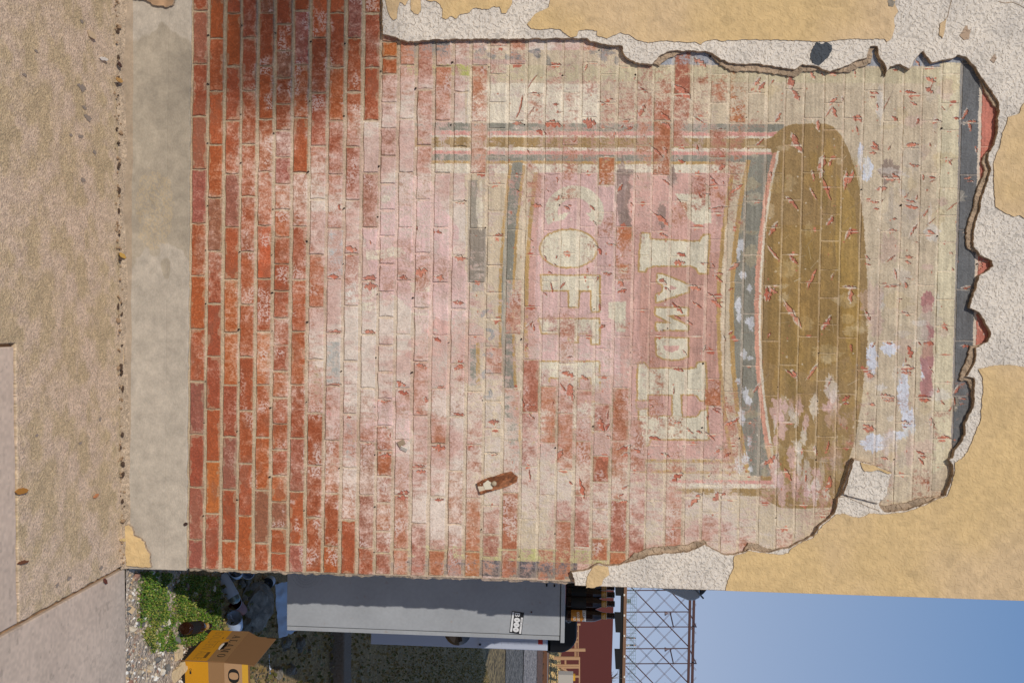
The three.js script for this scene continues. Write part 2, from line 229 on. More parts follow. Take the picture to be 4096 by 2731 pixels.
  rect(P, GREYG, 1880, 1380, 1905, 1540); rect(P, TAN, 1905, 1370, 1922, 1540); rect(P, CREAM, 1920, 1370, 1960, 1530); rect(P, GREYG, 2022, 1366, 2045, 1540); poly(P, CREAM, [[1812, 1380], [1840, 1400], [1850, 1600], [1822, 1650]]); rect(P, ROSE, 1460, 1881, 1498, 1894); rect(P, ROSE, 1520, 1884, 1548, 1896); rect(P, [206, 120, 115], 1308, 1610, 1326, 1665);
  // small grey lettering over the label, only scraps of which are left
  P.strokeStyle = rgb([140, 142, 142]); P.lineWidth = 9;
  for (const [x, y, r, a0, a1] of [[1952, 1338, 20, 0.2, 3.6], [1950, 1262, 18, 2, 5.2], [1952, 1430, 17, 0, 4.4], [1950, 1500, 17, 1, 5.6], [1948, 1575, 16, -1, 2.6]]) { const p = onWall(x, y); P.beginPath(); P.ellipse(cx(p.x), cy(p.y), r * 0.72, r * 0.62, 0, a0, a1); P.stroke(); }
  // bluish white and plum patches in the field above the lid, grey smears
  for (const [x, y, a, b] of [[3560, 1395, 34, 30], [3490, 1440, 22, 60], [3615, 1560, 22, 90], [3640, 1690, 26, 60], [3500, 1770, 50, 36], [3590, 1740, 40, 18], [3470, 680, 22, 45], [3445, 620, 12, 50], [3700, 1480, 16, 50]]) ell(P, [206, 210, 220], x, y, a, b, 0.95, 0.35);
  for (const [x, y, a, b] of [[3712, 1210, 26, 45], [3712, 1330, 26, 40], [3710, 1440, 28, 80], [3708, 1550, 26, 50]]) ell(P, [166, 116, 114], x, y, a, b, 0.9, 0.2);
  for (const [x, y, a, b] of [[2492, 760, 30, 110], [2500, 890, 28, 60], [2650, 860, 18, 50], [3560, 690, 40, 50], [2690, 700, 16, 40], [2500, 690, 40, 14]]) ell(P, [132, 114, 106], x, y, a, b, 0.75, 0.3);
  for (let k = 0; k < 46; k++) ell(P, [[206, 200, 194], [184, 172, 158], [196, 168, 156]][k % 3], rr(3480, 3800), k % 2 ? rr(1250, 2000) : rr(300, 1300), rr(6, 46), rr(10, 70), rr(0.25, 0.7), 0.4);
  for (let k = 0; k < 30; k++) ell(P, [[206, 198, 190], [200, 166, 154]][k % 2], rr(3090, 3400), rr(1500, 2000), rr(6, 30), rr(10, 60), rr(0.3, 0.7), 0.4);
  for (let k = 0; k < 70; k++) ell(P, rnd() < 0.5 ? [196, 176, 136] : [208, 194, 166], rr(2950, 3820), rr(290, 2050), rr(10, 60), rr(8, 40), 0.35, 0.3);
  for (let k = 0; k < 60; k++) ell(P, rnd() < 0.5 ? [138, 110, 58] : [170, 138, 78], rr(3100, 3440), rr(620, 1900), rr(8, 26), rr(20, 90), 0.3, 0.3);
  for (let k = 0; k < 26; k++) ell(P, rnd() < 0.6 ? LILAC : [212, 204, 192], rr(3080, 3320), rr(1600, 2000), rr(8, 26), rr(12, 60), 0.7, 0.4);
  for (let k = 0; k < 22; k++) ell(P, [206, 208, 212], rr(2950, 3010), rr(900, 1900), rr(4, 14), rr(8, 34), 0.8, 0.4);
}
// hammer marks: raw brick, with a lip of bare plaster
const C = layer(), CH = layer();
const RED = [[190, 108, 84], [178, 98, 78], [200, 124, 100]];
function mark(x, y, len, ang, wide = 0.3) {
  len *= rr(0.5, 1.2); const a = (ang + rr(-8, 8)) * Math.PI / 180, ux = Math.cos(a), uy = Math.sin(a), bend = rr(-0.25, 0.25), skew = rr(0.25, 0.8);
  const outline = (s, w) => { const p = [], n = 9 + Math.floor(rnd() * 5); for (const d of [1, -1]) for (let k = 0; k <= n; k++) { const t = d > 0 ? k / n : 1 - k / n, env = Math.pow(Math.sin(Math.PI * Math.pow(t, 0.55 + skew)), 0.8); p.push([(t - 0.5) * len * s, d * env * len * w * rr(0.12, 1.0) + bend * len * (t - 0.5) ** 2]); } return p.map(([l, m]) => [x + l * ux - m * uy, y + l * uy + m * ux]); };
  if (rnd() < 0.75) poly(C, [204, 188, 172], outline(1.2, wide * 0.8).map(([p, q]) => [p - rr(2, 6), q - rr(1, 5)]), 0.85);
  const o = outline(1, wide * 0.85); poly(C, RED[Math.floor(rnd() * 3)], o, rr(0.7, 1)); poly(CH, [255, 255, 255], o);
  for (let k = 0; k < 3; k++) if (rnd() < 0.5) { const q = rr(-0.8, 0.8) * len; ell(C, rnd() < 0.5 ? [186, 110, 88] : [208, 194, 178], x + q * ux + rr(-6, 6), y + q * uy + rr(-6, 6), rr(1.5, 5), rr(1.5, 5), 0.8, 0.3); }
  if (rnd() < 0.22) poly(C, [150, 132, 116], [[x, y], [x + ux * len * 1.6, y + uy * len * 1.6], [x + ux * len * 1.6 + 1, y + uy * len * 1.6 + 1.5], [x + 2, y + 2.5]], 0.7);
}
for (const [c, r, list] of [
  [3, 0, [[45, 750, 90, -60], [215, 750, 150, 80], [260, 870, 160, 55], [410, 690, 90, 60], [500, 680, 50, 60], [600, 930, 110, -50], [615, 1030, 90, 75], [690, 910, 60, 85], [850, 1090, 130, 80], [800, 1090, 90, 80], [820, 1180, 80, 80], [980, 850, 130, 15], [960, 890, 70, 10], [1170, 1090, 150, 35], [1340, 950, 70, 20], [1310, 850, 110, 12], [1380, 1110, 90, -70], [1570, 1110, 110, 12], [1330, 1330, 140, 0], [1115, 1360, 90, -60], [985, 1360, 80, 20], [965, 1405, 80, 10], [1820, 1050, 100, -60], [1870, 1120, 130, -5], [1860, 1155, 70, 70], [1680, 1480, 80, -50], [800, 660, 60, 75], [1170, 645, 60, 10], [460, 1150, 90, 80], [265, 1320, 180, 60], [95, 1080, 90, -50], [1500, 800, 120, -75, 0.06], [1090, 950, 160, -70, 0.05], [560, 1030, 120, -65, 0.08], [1920, 1380, 60, 80], [1380, 580, 70, 60], [500, 1500, 150, -75], [575, 1500, 90, -60]]],
  [3, 1, [[30, 30, 70, 80], [420, 40, 90, 80], [500, 30, 100, -70], [770, 60, 160, -75], [720, 90, 200, -78, 0.15], [540, 170, 200, 62, 0.12], [420, 215, 140, 58, 0.14], [230, 300, 190, 52, 0.2], [580, 460, 120, -60, 0.3], [745, 580, 170, -70, 0.26], [50, 540, 130, -55, 0.2], [50, 750, 140, 50, 0.15], [240, 820, 170, 50, 0.25], [400, 1000, 300, -64, 0.1], [380, 1040, 100, -64, 0.1], [980, 285, 90, 10], [1000, 350, 80, 15], [1320, 330, 130, 12], [1370, 245, 70, -70], [1320, 280, 120, 25, 0.15], [1450, 390, 90, -55, 0.2], [1140, 552, 130, 4], [1500, 560, 110, 20], [1340, 540, 130, -60, 0.16], [1500, 470, 140, -40, 0.06], [920, 800, 90, 60], [930, 860, 70, 20], [1130, 810, 190, -40, 0.14], [1300, 790, 150, 8], [1290, 840, 60, 20], [1180, 60, 130, 40], [1120, 75, 90, 20], [1510, 60, 110, 5], [1510, 95, 70, -30], [1870, 95, 110, -4], [1840, 65, 90, -10], [1850, 565, 100, -8], [1830, 1075, 100, -10], [1270, 1050, 80, 80, 0.5], [1140, 1060, 170, -8, 0.14], [760, 1075, 110, 8], [765, 1150, 110, 85], [50, 1100, 120, 30, 0.4], [20, 1150, 110, -70], [235, 1320, 260, 56, 0.12], [190, 1280, 120, 60, 0.15], [545, 1400, 150, -55, 0.26], [920, 1330, 190, 62, 0.22], [1270, 1310, 140, 15], [1690, 330, 120, -38, 0.08], [1950, 880, 90, -70, 0.4], [1960, 1440, 160, 80, 0.3], [1640, 1450, 70, 50], [10, 1510, 90, -60], [600, 970, 110, -60, 0.15], [1430, 60, 60, 80]]],
  [3, 2, [[770, 60, 100, 80], [1290, 245, 120, 4], [1270, 285, 90, 5], [940, 310, 90, 20, 0.5], [940, 270, 60, 30], [1110, 505, 120, 12], [1050, 500, 90, 80], [1120, 545, 100, 10], [720, 520, 130, -30, 0.4], [720, 570, 100, 0], [215, 300, 200, 35, 0.16], [250, 300, 90, 60], [420, 270, 190, -62, 0.1], [570, 370, 130, -70, 0.12], [1260, 745, 130, 10, 0.4], [1260, 785, 70, 10], [935, 790, 120, 30], [920, 810, 90, 5], [1460, 510, 130, 5], [1450, 540, 110, 0], [1070, 1070, 130, 20, 0.35], [1400, 1020, 150, 30, 0.2], [1430, 1060, 90, 10], [555, 960, 130, -75, 0.2], [560, 1310, 160, -75, 0.25], [180, 1220, 150, 60, 0.25], [30, 1090, 150, -40, 0.3], [440, 1000, 90, 70], [1800, 525, 70, 10], [1790, 570, 70, 10], [1820, 40, 110, 0], [1480, 15, 90, 5], [1120, 20, 110, 5], [1570, 440, 90, 70, 0.1], [350, 1250, 150, -80, 0.2]]],
  [2, 0, [[1410, 1070, 120, 45, 0.25], [1420, 1150, 150, 30, 0.35], [1080, 1180, 110, -15], [1050, 1110, 130, -10, 0.3], [710, 1130, 120, 10, 0.6], [380, 1140, 150, 10], [210, 860, 130, 5], [1210, 830, 150, 35, 0.2], [1570, 840, 190, 38, 0.25], [1740, 580, 150, 35, 0.35], [680, 620, 90, -60, 0.4], [395, 600, 100, 0], [400, 960, 60, 0], [2110, 1080, 100, -50], [2260, 750, 140, -60], [2300, 790, 90, -50], [1720, 1100, 180, 30, 0.12], [2280, 1310, 160, -45, 0.16], [50, 1130, 90, -5], [180, 750, 200, -62, 0.06], [75, 990, 220, -70, 0.06], [170, 1030, 220, -60, 0.06], [910, 910, 70, 10], [1330, 1390, 190, 45, 0.12], [1930, 1540, 140, -40, 0.5], [1410, 1380, 120, 60, 0.4], [1690, 560, 90, 70]]],
  [2, 1, [[230, 320, 120, 10, 0.3], [530, 318, 60, 10, 0.35], [1390, 595, 90, 25, 0.3], [1380, 450, 180, 40, 0.15], [1560, 770, 120, 25, 0.4], [1540, 845, 110, 0, 0.5], [1770, 855, 70, 10], [1850, 870, 90, 45], [1910, 945, 110, 15, 0.3], [1390, 1020, 160, 35, 0.45], [1430, 1090, 90, 40], [2040, 880, 110, -30, 0.25], [1700, 1235, 130, 38, 0.16], [1840, 1150, 190, 45, 0.12], [1880, 1220, 130, 35, 0.3], [1520, 1260, 190, 48, 0.2], [1520, 1345, 120, 30, 0.2], [2010, 1090, 50, -30], [1010, 1100, 130, -15, 0.45], [1000, 1030, 80, 50, 0.6], [880, 945, 100, 5, 0.35], [1375, 1470, 50, -20], [2010, 1490, 90, -40, 0.3], [410, 790, 60, 90], [1900, 340, 200, -12, 0.1], [2060, 170, 170, -35, 0.16], [1850, 90, 150, 45, 0.2], [2340, 1130, 140, 85, 0.3], [200, 1440, 60, 80], [830, 1430, 60, -20, 0.5]]],
  [2, 2, [[2250, 430, 150, -58, 0.2], [1870, 610, 190, 28, 0.16], [1880, 640, 120, 35, 0.15], [1530, 260, 150, 5, 0.3], [1520, 745, 110, -10, 0.3], [1720, 830, 110, 25], [1820, 870, 110, 40, 0.15], [1520, 1240, 140, -35, 0.35], [1900, 1000, 100, -30, 0.4], [1980, 1040, 90, -25, 0.3], [1040, 1340, 130, -30, 0.2], [1050, 1040, 110, -15, 0.35], [1030, 980, 130, -18, 0.2], [1150, 1000, 110, 40, 0.35], [820, 780, 110, 60, 0.4], [810, 720, 90, 80, 0.5], [1000, 1410, 110, -25, 0.2], [1020, 1470, 120, -5, 0.3], [1900, 1420, 120, -35, 0.4], [2000, 750, 130, -30, 0.3], [1690, 1450, 170, -40, 0.25], [2060, 720, 70, -35], [520, 300, 130, 15, 0.3], [540, 470, 150, 80, 0.3], [100, 570, 90, 80], [640, 1350, 190, 78, 0.16]]],
  [1, 2, [[1330, 390, 120, 20, 0.5], [1350, 470, 120, 10, 0.35], [1690, 420, 130, -10, 0.4], [1560, 535, 60, 85, 0.6], [1490, 650, 90, 20], [1860, 240, 90, -5, 0.5], [1860, 670, 110, 8], [1510, 220, 120, 5], [1500, 1145, 130, 10, 0.3], [1510, 1195, 110, 5, 0.3], [1670, 975, 120, 4, 0.35], [1190, 1045, 110, 2, 0.3], [1180, 790, 80, 8], [720, 390, 120, -5], [1350, 1390, 130, -5, 0.3], [1340, 1440, 110, 0, 0.35], [1680, 1455, 130, -5, 0.3], [1030, 940, 110, 4, 0.3], [1180, 550, 110, 2, 0.2], [2180, 740, 110, -5, 0.35], [2170, 1030, 120, 0, 0.3], [850, 700, 60, 0], [1230, 860, 40, 80]]],
  [1, 1, [[710, 970, 120, 8, 0.35], [1040, 985, 110, -5, 0.4], [1050, 1060, 110, -10, 0.4], [1690, 985, 130, 10, 0.6], [1520, 930, 130, -20, 0.55], [1350, 980, 80, 10, 0.4], [1050, 660, 70, 80, 0.3], [1880, 800, 110, 5, 0.35], [1880, 290, 100, -5, 0.3], [760, 330, 60, 80], [860, 780, 110, 0], [720, 1480, 130, 4, 0.3], [1040, 1480, 130, 0, 0.35], [1660, 1550, 80, 20], [1475, 525, 60, 85], [1680, 565, 70, 20], [870, 715, 110, 5, 0.35], [1860, 1210, 120, 0, 0.3], [2230, 590, 90, 0]]],
]) for (const [u, v, len, ang, w] of list) { const [x, y] = Q(c, r, u, v); mark(x, y, len / 2.2959, ang, w); }
for (let k = 0; k < 120; k++) { const f = k < 80; mark(f ? rr(2050, 2900) : rr(3480, 3830), rr(300, f ? 1950 : 2000), rr(12, 52), [35, 50, -55, 5, 80][k % 5] + rr(-12, 12), rr(0.12, 0.4)); }
for (let k = 0; k < 260; k++) { const x = rr(2500, 3830), y = rr(290, 2000), l = rr(8, 60), t = rr(0, 6.28), w = rr(0.6, 1.8); poly(C, rnd() < 0.6 ? [214, 204, 186] : [140, 122, 104], [[x, y], [x + l * Math.cos(t), y + l * Math.sin(t)], [x + l * Math.cos(t) + w, y + l * Math.sin(t) + w], [x + w, y + w]], rr(0.4, 0.8)); }
for (let k = 0; k < 500; k++) ell(C, rnd() < 0.6 ? [212, 200, 184] : [178, 108, 86], rr(1900, 3840), rr(280, 2100), rr(1.5, 5), rr(1.5, 6), rr(0.5, 0.9), 0.4);
// tone of each brick
const B0 = layer();
for (const b of bricks) {
  const k = b.j, low = b.row < 12, t = rnd();
  let c = low ? [lerp(150, 172, k), lerp(76, 90, k), lerp(44, 54, t)] : [lerp(162, 182, k), lerp(98, 113, k), lerp(68, 80, t)];
  if (low && rnd() < 0.25) c = [rr(142, 156), rr(84, 94), rr(64, 72)];
  if (low && rnd() < 0.06) c = [rr(176, 190), rr(92, 104), rr(48, 58)];
  B0.fillStyle = rgb(c.map(Math.round)); B0.fillRect(cx(b.x0 - 0.006), cy(b.y0 - 0.008), cx(b.x1) - cx(b.x0) + 12, cy(b.y1) - cy(b.y0) + 9);
  // worn ends of painted bricks
  if (b.row > 14 && rnd() < 0.4) { const e = rnd() < 0.5, w = rr(0.003, 0.017); C.fillStyle = rgb(RED[Math.floor(rnd() * 3)], 0.9); C.beginPath(); const ey = cy(lerp(b.y0, b.y1, rr(0.25, 0.75))), ex = cx(e ? b.x0 : b.x1), eh = rr(0.005, 0.026) * 595; for (let q = 0; q < 14; q++) { const t = q / 14 * 6.283, r = rr(0.25, 1.1); C.lineTo(ex + Math.cos(t) * w * 720 * r, ey + Math.sin(t) * eh * r); } C.fill(); }
}
const RX = [0, 250, 500, 750, 1000, 1250, 1500, 1750, 2000, 2250];
const PG = [[760, 0, 0, 0, 0, 0, 0, 0, 0, 0, 0], [1200, 0, 0, 0, 0.05, 0.05, 0.05, 0.05, 0, 0, 0], [1330, 0, 0, 0, 0.26, 0.34, 0.34, 0.34, 0.22, 0, 0], [1450, 0, 0, 0.05, 0.4, 0.46, 0.46, 0.42, 0.32, 0.05, 0], [1600, 0, 0.14, 0.24, 0.5, 0.54, 0.5, 0.44, 0.4, 0.12, 0.12], [1750, 0, 0.3, 0.32, 0.5, 0.54, 0.46, 0.4, 0.36, 0.2, 0.25],
  [1900, 0, 0.5, 0.46, 0.5, 0.54, 0.46, 0.42, 0.34, 0.2, 0.34], [2100, 0, 0.66, 0.56, 0.68, 0.66, 0.56, 0.4, 0.3, 0.2, 0.46], [2300, 0, 0.66, 0.5, 0.8, 0.76, 0.6, 0.32, 0.26, 0.2, 0.46], [2500, 0, 0.62, 0.38, 0.5, 0.68, 0.66, 0.4, 0.3, 0.2, 0.4], [2700, 0, 0.66, 0.32, 0.5, 0.95, 1, 0.96, 0.78, 0.26, 0.2], [2900, 0, 0.82, 0.46, 0.7, 0.96, 1, 0.9, 0.56, 0.3, 0.1],
  [3100, 0, 0.98, 0.84, 0.96, 1, 1, 0.96, 0.84, 0.6, 0.15], [3300, 0, 1, 0.96, 1, 1, 1, 0.96, 0.88, 0.7, 0.3], [3500, 0, 1, 1, 1, 1, 0.95, 0.82, 0.74, 0.7, 0.4], [3900, 1, 1, 1, 1, 1, 1, 0.9, 0.85, 0.9, 1]];
const HG = [[760, 0.05, 0.05, 0.05, 0.08, 0.1, 0.1, 0.1, 0.08, 0.06, 0.12], [1000, 0.12, 0.12, 0.16, 0.28, 0.34, 0.32, 0.28, 0.22, 0.14, 0.16], [1200, 0.08, 0.12, 0.34, 0.5, 0.5, 0.5, 0.44, 0.36, 0.22, 0.2], [1330, 0.06, 0.18, 0.5, 0.82, 0.88, 0.86, 0.76, 0.62, 0.36, 0.26], [1450, 0.08, 0.28, 0.66, 0.94, 0.98, 0.96, 0.88, 0.76, 0.46, 0.34],
  [1600, 0.12, 0.44, 0.84, 1.0, 1.02, 1.0, 0.94, 0.86, 0.56, 0.44], [1750, 0.12, 0.54, 0.88, 1.0, 1.02, 1.0, 0.98, 0.9, 0.64, 0.5], [1900, 0.2, 0.8, 0.96, 1.0, 1.0, 1.0, 0.98, 0.9, 0.66, 0.54], [2100, 0.2, 0.9, 0.92, 0.98, 0.96, 0.92, 0.88, 0.82, 0.68, 0.58], [2300, 0.2, 0.86, 0.76, 0.92, 0.92, 0.88, 0.74, 0.72, 0.68, 0.58], [2500, 0.2, 0.66, 0.62, 0.7, 0.86, 0.84, 0.72, 0.72, 0.72, 0.6],
  [2700, 0.2, 0.58, 0.56, 0.64, 0.9, 0.9, 0.84, 0.8, 0.74, 0.6], [2900, 0.2, 0.64, 0.6, 0.7, 0.95, 0.95, 0.9, 0.86, 0.78, 0.62], [3100, 0.3, 0.8, 0.8, 0.85, 0.95, 0.95, 0.92, 0.92, 0.84, 0.7], [3900, 0.8, 0.8, 0.8, 0.8, 0.9, 0.9, 0.95, 0.95, 0.9, 0.8]];
function grid(G, a, b) {                                           // a: millimetres up the wall, b: millimetres along it
  let i = 0; while (i < G.length - 2 && G[i + 1][0] < a) i++;
  const t = clamp((a - G[i][0]) / (G[i + 1][0] - G[i][0])), s = clamp(b / 250, 0, 8.999), j = Math.floor(s), f = s - j;
  return lerp(lerp(G[i][j + 1], G[i][j + 2], f), lerp(G[i + 1][j + 1], G[i + 1][j + 2], f), t);
}
const bondOf = new Float32Array(TW * TH), rimOf = new Float32Array(TW * TH);                          // each brick holds its paint more or less well
for (const b of bricks) { const o = rnd() < 0.06 ? rr(-1.05, -0.65) : rr(-0.5, 0.5); for (let y = Math.max(0, Math.floor(cy(b.y0 - 0.004))); y < Math.min(TH, cy(b.y1 + 0.004)); y++) for (let x = Math.max(0, Math.floor(cx(b.x0 - 0.003))); x < Math.min(TW, cx(b.x1 + 0.003)); x++) { bondOf[y * TW + x] = o; const X = TX0 + (x + 0.5) / TW * (TX1 - TX0), Y = TY0 + (y + 0.5) / TH * (TY1 - TY0); rimOf[y * TW + x] = Math.min(X - b.x0, b.x1 - X, Y - b.y0, b.y1 - Y); } }
const brickTex = new Uint8Array(TW * TH * 4), mortarTex = new Uint8Array(TW * TH * 4), reliefTex = new Uint8Array(TW * TH * 4);
{
  const pd = P.getImageData(0, 0, TW, TH).data, cd = C.getImageData(0, 0, TW, TH).data, hd = CH.getImageData(0, 0, TW, TH).data, bd = B0.getImageData(0, 0, TW, TH).data;
  for (let j = 0; j < TH; j++) for (let i = 0; i < TW; i++) {
    const X = TX0 + (i + 0.5) / TW * (TX1 - TX0), Y = TY0 + (j + 0.5) / TH * (TY1 - TY0), k = (j * TW + i) * 4;
    const a = 2310 + (Y - EYE.y) * 1000 * (1 + (Y - EYE.y) * 0.012), b = 1275 + X * 1000;
    const n1 = fbm(X * 210, Y * 210, 3), n2 = fbm(X * 34 + 9, Y * 40, 4), n3 = fbm(X * 6 + 3, Y * 6 + 5, 3), n4 = fbm(X * 90 - 4, Y * 26 + 40, 3), wx = vn(X * 900, Y * 900);
    const rb = bondOf[j * TW + i];
    const pw = grid(PG, a, b), hw = grid(HG, a, b), edge = pw > 0.9 ? 0.3 : 1;
    const pc = pw + edge * (0.62 * (n2 - 0.5) + 0.6 * (n1 - 0.5) + 0.5 * (n4 - 0.5) + 0.4 * (n3 - 0.5) + 0.34 * rb);
    const hc = hw + 0.02 + 0.5 * (n2 - 0.5) + 0.42 * (n1 - 0.5) + 0.36 * (n4 - 0.5) + 0.5 * (n3 - 0.5) + rb * (0.2 + 0.34 * sst(0.3, 0.6, hw));
    const wi = clamp(Math.round(i + (n1 - 0.5) * 5 + (n2 - 0.5) * 4), 0, TW - 1), wj = clamp(Math.round(j + (n1 - 0.5) * 4 + (n2 - 0.5) * 4), 0, TH - 1), kp = (wj * TW + wi) * 4;
    const pm = sst(0.22, 0.72, pc) * pd[kp + 3] / 255, pmM = sst(0.14, 0.6, pc + 0.1) * pd[kp + 3] / 255;
    const hm = sst(0.08, 0.9, hc) * 0.95, chip = cd[k + 3] / 255;
    const rim = sst(0.0035, -0.0005, rimOf[j * TW + i] - 0.011 * sst(0.5, 0.78, fbm(X * 26 + 5, Y * 30 + 2, 3)) + (n1 - 0.5) * 0.004) * 0.5;
    const brush = 0.9 + 0.2 * fbm(X * 7 + 3, Y * 150, 3) + 0.1 * (fbm(X * 3, Y * 44 + 7, 2) - 0.5);
    const spk = wx > 0.93 && n2 > 0.45 ? 0.5 : 0;
    const cs = sst(0.3, 0.66, n3 + (n4 - 0.5) * 0.4) * (0.4 + 0.6 * sst(0.3, 0.8, hw)), c2 = clamp(cs + rb * 0.5), hz = [lerp(206, 216, c2), lerp(174, 204, c2), lerp(164, 192, c2)];
    const eff = sst(0.56, 0.72, fbm(X * 13 + 2, Y * 17 + 6, 3)) * sst(0.38, 0.6, n1) * sst(860, 1050, a) * 0.7, soot = sst(0.56, 0.76, fbm(X * 11 + 31, Y * 20 + 16, 3)) * 0.4;
    const g = 0.84 + 0.32 * n1 + 0.12 * (n2 - 0.5), pv = 0.9 + 0.2 * n1 + 0.16 * (n2 - 0.5) + 0.1 * (n3 - 0.5);
    for (let c = 0; c < 3; c++) {
      let v = (bd[k + 3] ? bd[k + c] : [180, 92, 66][c]) * g, m = [180, 161, 134][c] * (0.8 + 0.3 * n1 + 0.14 * n3);
      v = lerp(v, [140, 92, 72][c], soot); v = lerp(v, [214, 204, 204][c], eff); v = lerp(v, m, rim); v = lerp(v, 222, spk); v = lerp(v, hz[c] * pv, hm); m = lerp(m, hz[c] * pv * 1.04, hm * 0.6);
      v = lerp(v, pd[kp + c] * pv * brush, pm * 0.96); m = lerp(m, pd[kp + c] * 1.05 * pv * brush + 6, pmM * 0.6);
      v = lerp(v, cd[k + c] * (0.8 + 0.4 * n1), chip * 0.95); m = lerp(m, [212, 196, 176][c] * pv, chip);
      brickTex[k + c] = clamp(v, 0, 255); mortarTex[k + c] = clamp(m, 0, 255);
    }
    brickTex[k + 3] = mortarTex[k + 3] = 255;
    const hgt = 150 + (n1 - 0.5) * 60 + (n2 - 0.5) * 70 + pm * 16 + hm * 6 - hd[k + 3] / 255 * (80 + 60 * n2);
    reliefTex[k] = reliefTex[k + 1] = reliefTex[k + 2] = clamp(hgt, 0, 255); reliefTex[k + 3] = 255;
  }
}
const dtex = (d, srgb) => { const t = new THREE.DataTexture(d, TW, TH, THREE.RGBAFormat); if (srgb) t.colorSpace = THREE.SRGBColorSpace; t.magFilter = THREE.LinearFilter; t.needsUpdate = true; return t; };
const reliefMap = dtex(reliefTex, false);
const brickMat = std({ map: dtex(brickTex, true), bumpMap: reliefMap, bumpScale: 0.009, roughness: 0.92 });
const mortarMat = std({ map: dtex(mortarTex, true), bumpMap: reliefMap, bumpScale: 0.009, roughness: 0.95 });
brickMat.name = 'brick'; mortarMat.name = 'mortar';
const wallUV = (g) => { const p = g.attributes.position, uv = new Float32Array(p.count * 2); for (let i = 0; i < p.count; i++) { uv[i * 2] = (p.getX(i) - TX0) / (TX1 - TX0); uv[i * 2 + 1] = (p.getY(i) - TY0) / (TY1 - TY0); } g.setAttribute('uv', new THREE.BufferAttribute(uv, 2)); return g; };

// --- one brick: an uneven front, a worn arris and its four sides
function brickGeo(b) {
  const low = b.row < 16, am = low ? 0.0022 : 0.0013, z = (low ? rr(-0.0016, 0.0016) : rr(-0.0006, 0.0005)), back = -0.045, ch = low ? 0.0022 : 0.0012;
  const broken = b.last && b.row > 3 && b.row < 22;
  const tilt = low ? rr(-0.004, 0.004) : rr(-0.0015, 0.0015), ring = [], nx = b.header ? 3 : 5, W = b.x1 - b.x0, H = b.y1 - b.y0;
  const front = (x, y) => z + tilt * (x - b.x0 - W / 2) - (broken ? sst(0.7, 1.1, (x - b.x0) / W + (y - b.y0 - H / 2) * 3) * rr(0.0, 0.0045) : 0);
  for (let i = 0; i <= nx; i++) ring.push([lerp(b.x0, b.x1, i / nx), b.y0 + rr(-am, am)]);
  ring.push([b.x1 + rr(-am, am) * 2, b.y0 + H * 0.5]);
  for (let i = nx; i >= 0; i--) ring.push([lerp(b.x0, b.x1, i / nx), b.y1 + rr(-am, am)]);
  ring.push([b.x0 + rr(-am, am) * 2, b.y0 + H * 0.5]);
  const mx = b.x0 + W / 2, my = b.y0 + H / 2, inn = ring.map(([x, y]) => [x + Math.sign(mx - x) * (Math.abs(x - b.x0) < 0.006 || Math.abs(x - b.x1) < 0.006 ? ch * rr(0.7, 1.6) : 0), y + Math.sign(my - y) * ch * rr(0.7, 1.6) * (Math.abs(y - my) > H * 0.3 ? 1 : 0)]);
  const A = inn.map(([x, y]) => [x, y, front(x, y)]), O = ring.map(([x, y], i) => [x, y, A[i][2] - ch]), N = ring.length, pos = [], tri = (p, q, r) => pos.push(...p, ...q, ...r);
  const c = [mx, my, z];
  for (let i = 0; i < N; i++) { const j = (i + 1) % N; tri(c, A[i], A[j]); tri(A[i], O[i], O[j]); tri(A[i], O[j], A[j]); tri(O[i], [O[i][0], O[i][1], back], O[j]); tri([O[i][0], O[i][1], back], [O[j][0], O[j][1], back], O[j]); }
  const g = new THREE.BufferGeometry(); g.setAttribute('position', new THREE.Float32BufferAttribute(pos, 3)); g.computeVertexNormals(); return wallUV(g);
}
const rest = [];
bricks.forEach((b, i) => { const g = brickGeo(b); if (i < 296) mesh('brick', g, brickMat, building); else rest.push(g); });
{ const m = mesh('painted_brickwork', mergeGeometries(rest), brickMat, building); m.userData.kind = 'stuff'; m.userData.label = 'courses of brick covered by the faded painted sign'; }
// --- mortar bed, raked a little in the lower courses and almost flush under the paint
{
  const g = new THREE.PlaneGeometry(EDGE - 0.006 - TX0, TY1 - 0.235, 220, 260).translate((EDGE - 0.006 + TX0) / 2, (TY1 + 0.235) / 2, 0), p = g.attributes.position;
  for (let i = 0; i < p.count; i++) { const y = p.getY(i); p.setZ(i, -lerp(0.0056, 0.0019, sst(0.9, 2.0, y)) * (0.45 + 1.15 * fbm(p.getX(i) * 16, y * 16, 3)) + rr(-0.0007, 0.0007)); }
  g.computeVertexNormals(); mesh('mortar', wallUV(g), mortarMat, building);
}
// --- ragged mortar along the corner
{
  const pos = [], y0 = 0.27, y1 = onWall(2299, 2341).y, n = 170, R = [];
  for (let i = 0; i <= n; i++) { const y = lerp(y0, y1, i / n), w = vn(i * 0.35, 3) * 0.008 + vn(i * 1.1, 8) * 0.005; R.push([[EDGE - 0.02 - vn(i * 0.6, 5) * 0.006, y, -0.008], [EDGE - 0.008 + w * 0.5, y, -0.006 - vn(i * 0.7, 9) * 0.006], [EDGE - 0.001 + w, y, -0.018], [EDGE - 0.001 + w, y, -0.3]]); }
  for (let i = 0; i < n; i++) for (let k = 0; k < 3; k++) { const [a, b, c, d] = [R[i][k], R[i][k + 1], R[i + 1][k + 1], R[i + 1][k]]; pos.push(...a, ...b, ...c, ...a, ...c, ...d); }
  const g = new THREE.BufferGeometry(); g.setAttribute('position', new THREE.Float32BufferAttribute(pos, 3)); g.computeVertexNormals();
  mesh('mortar_edge', wallUV(g), mortarMat, building);
}
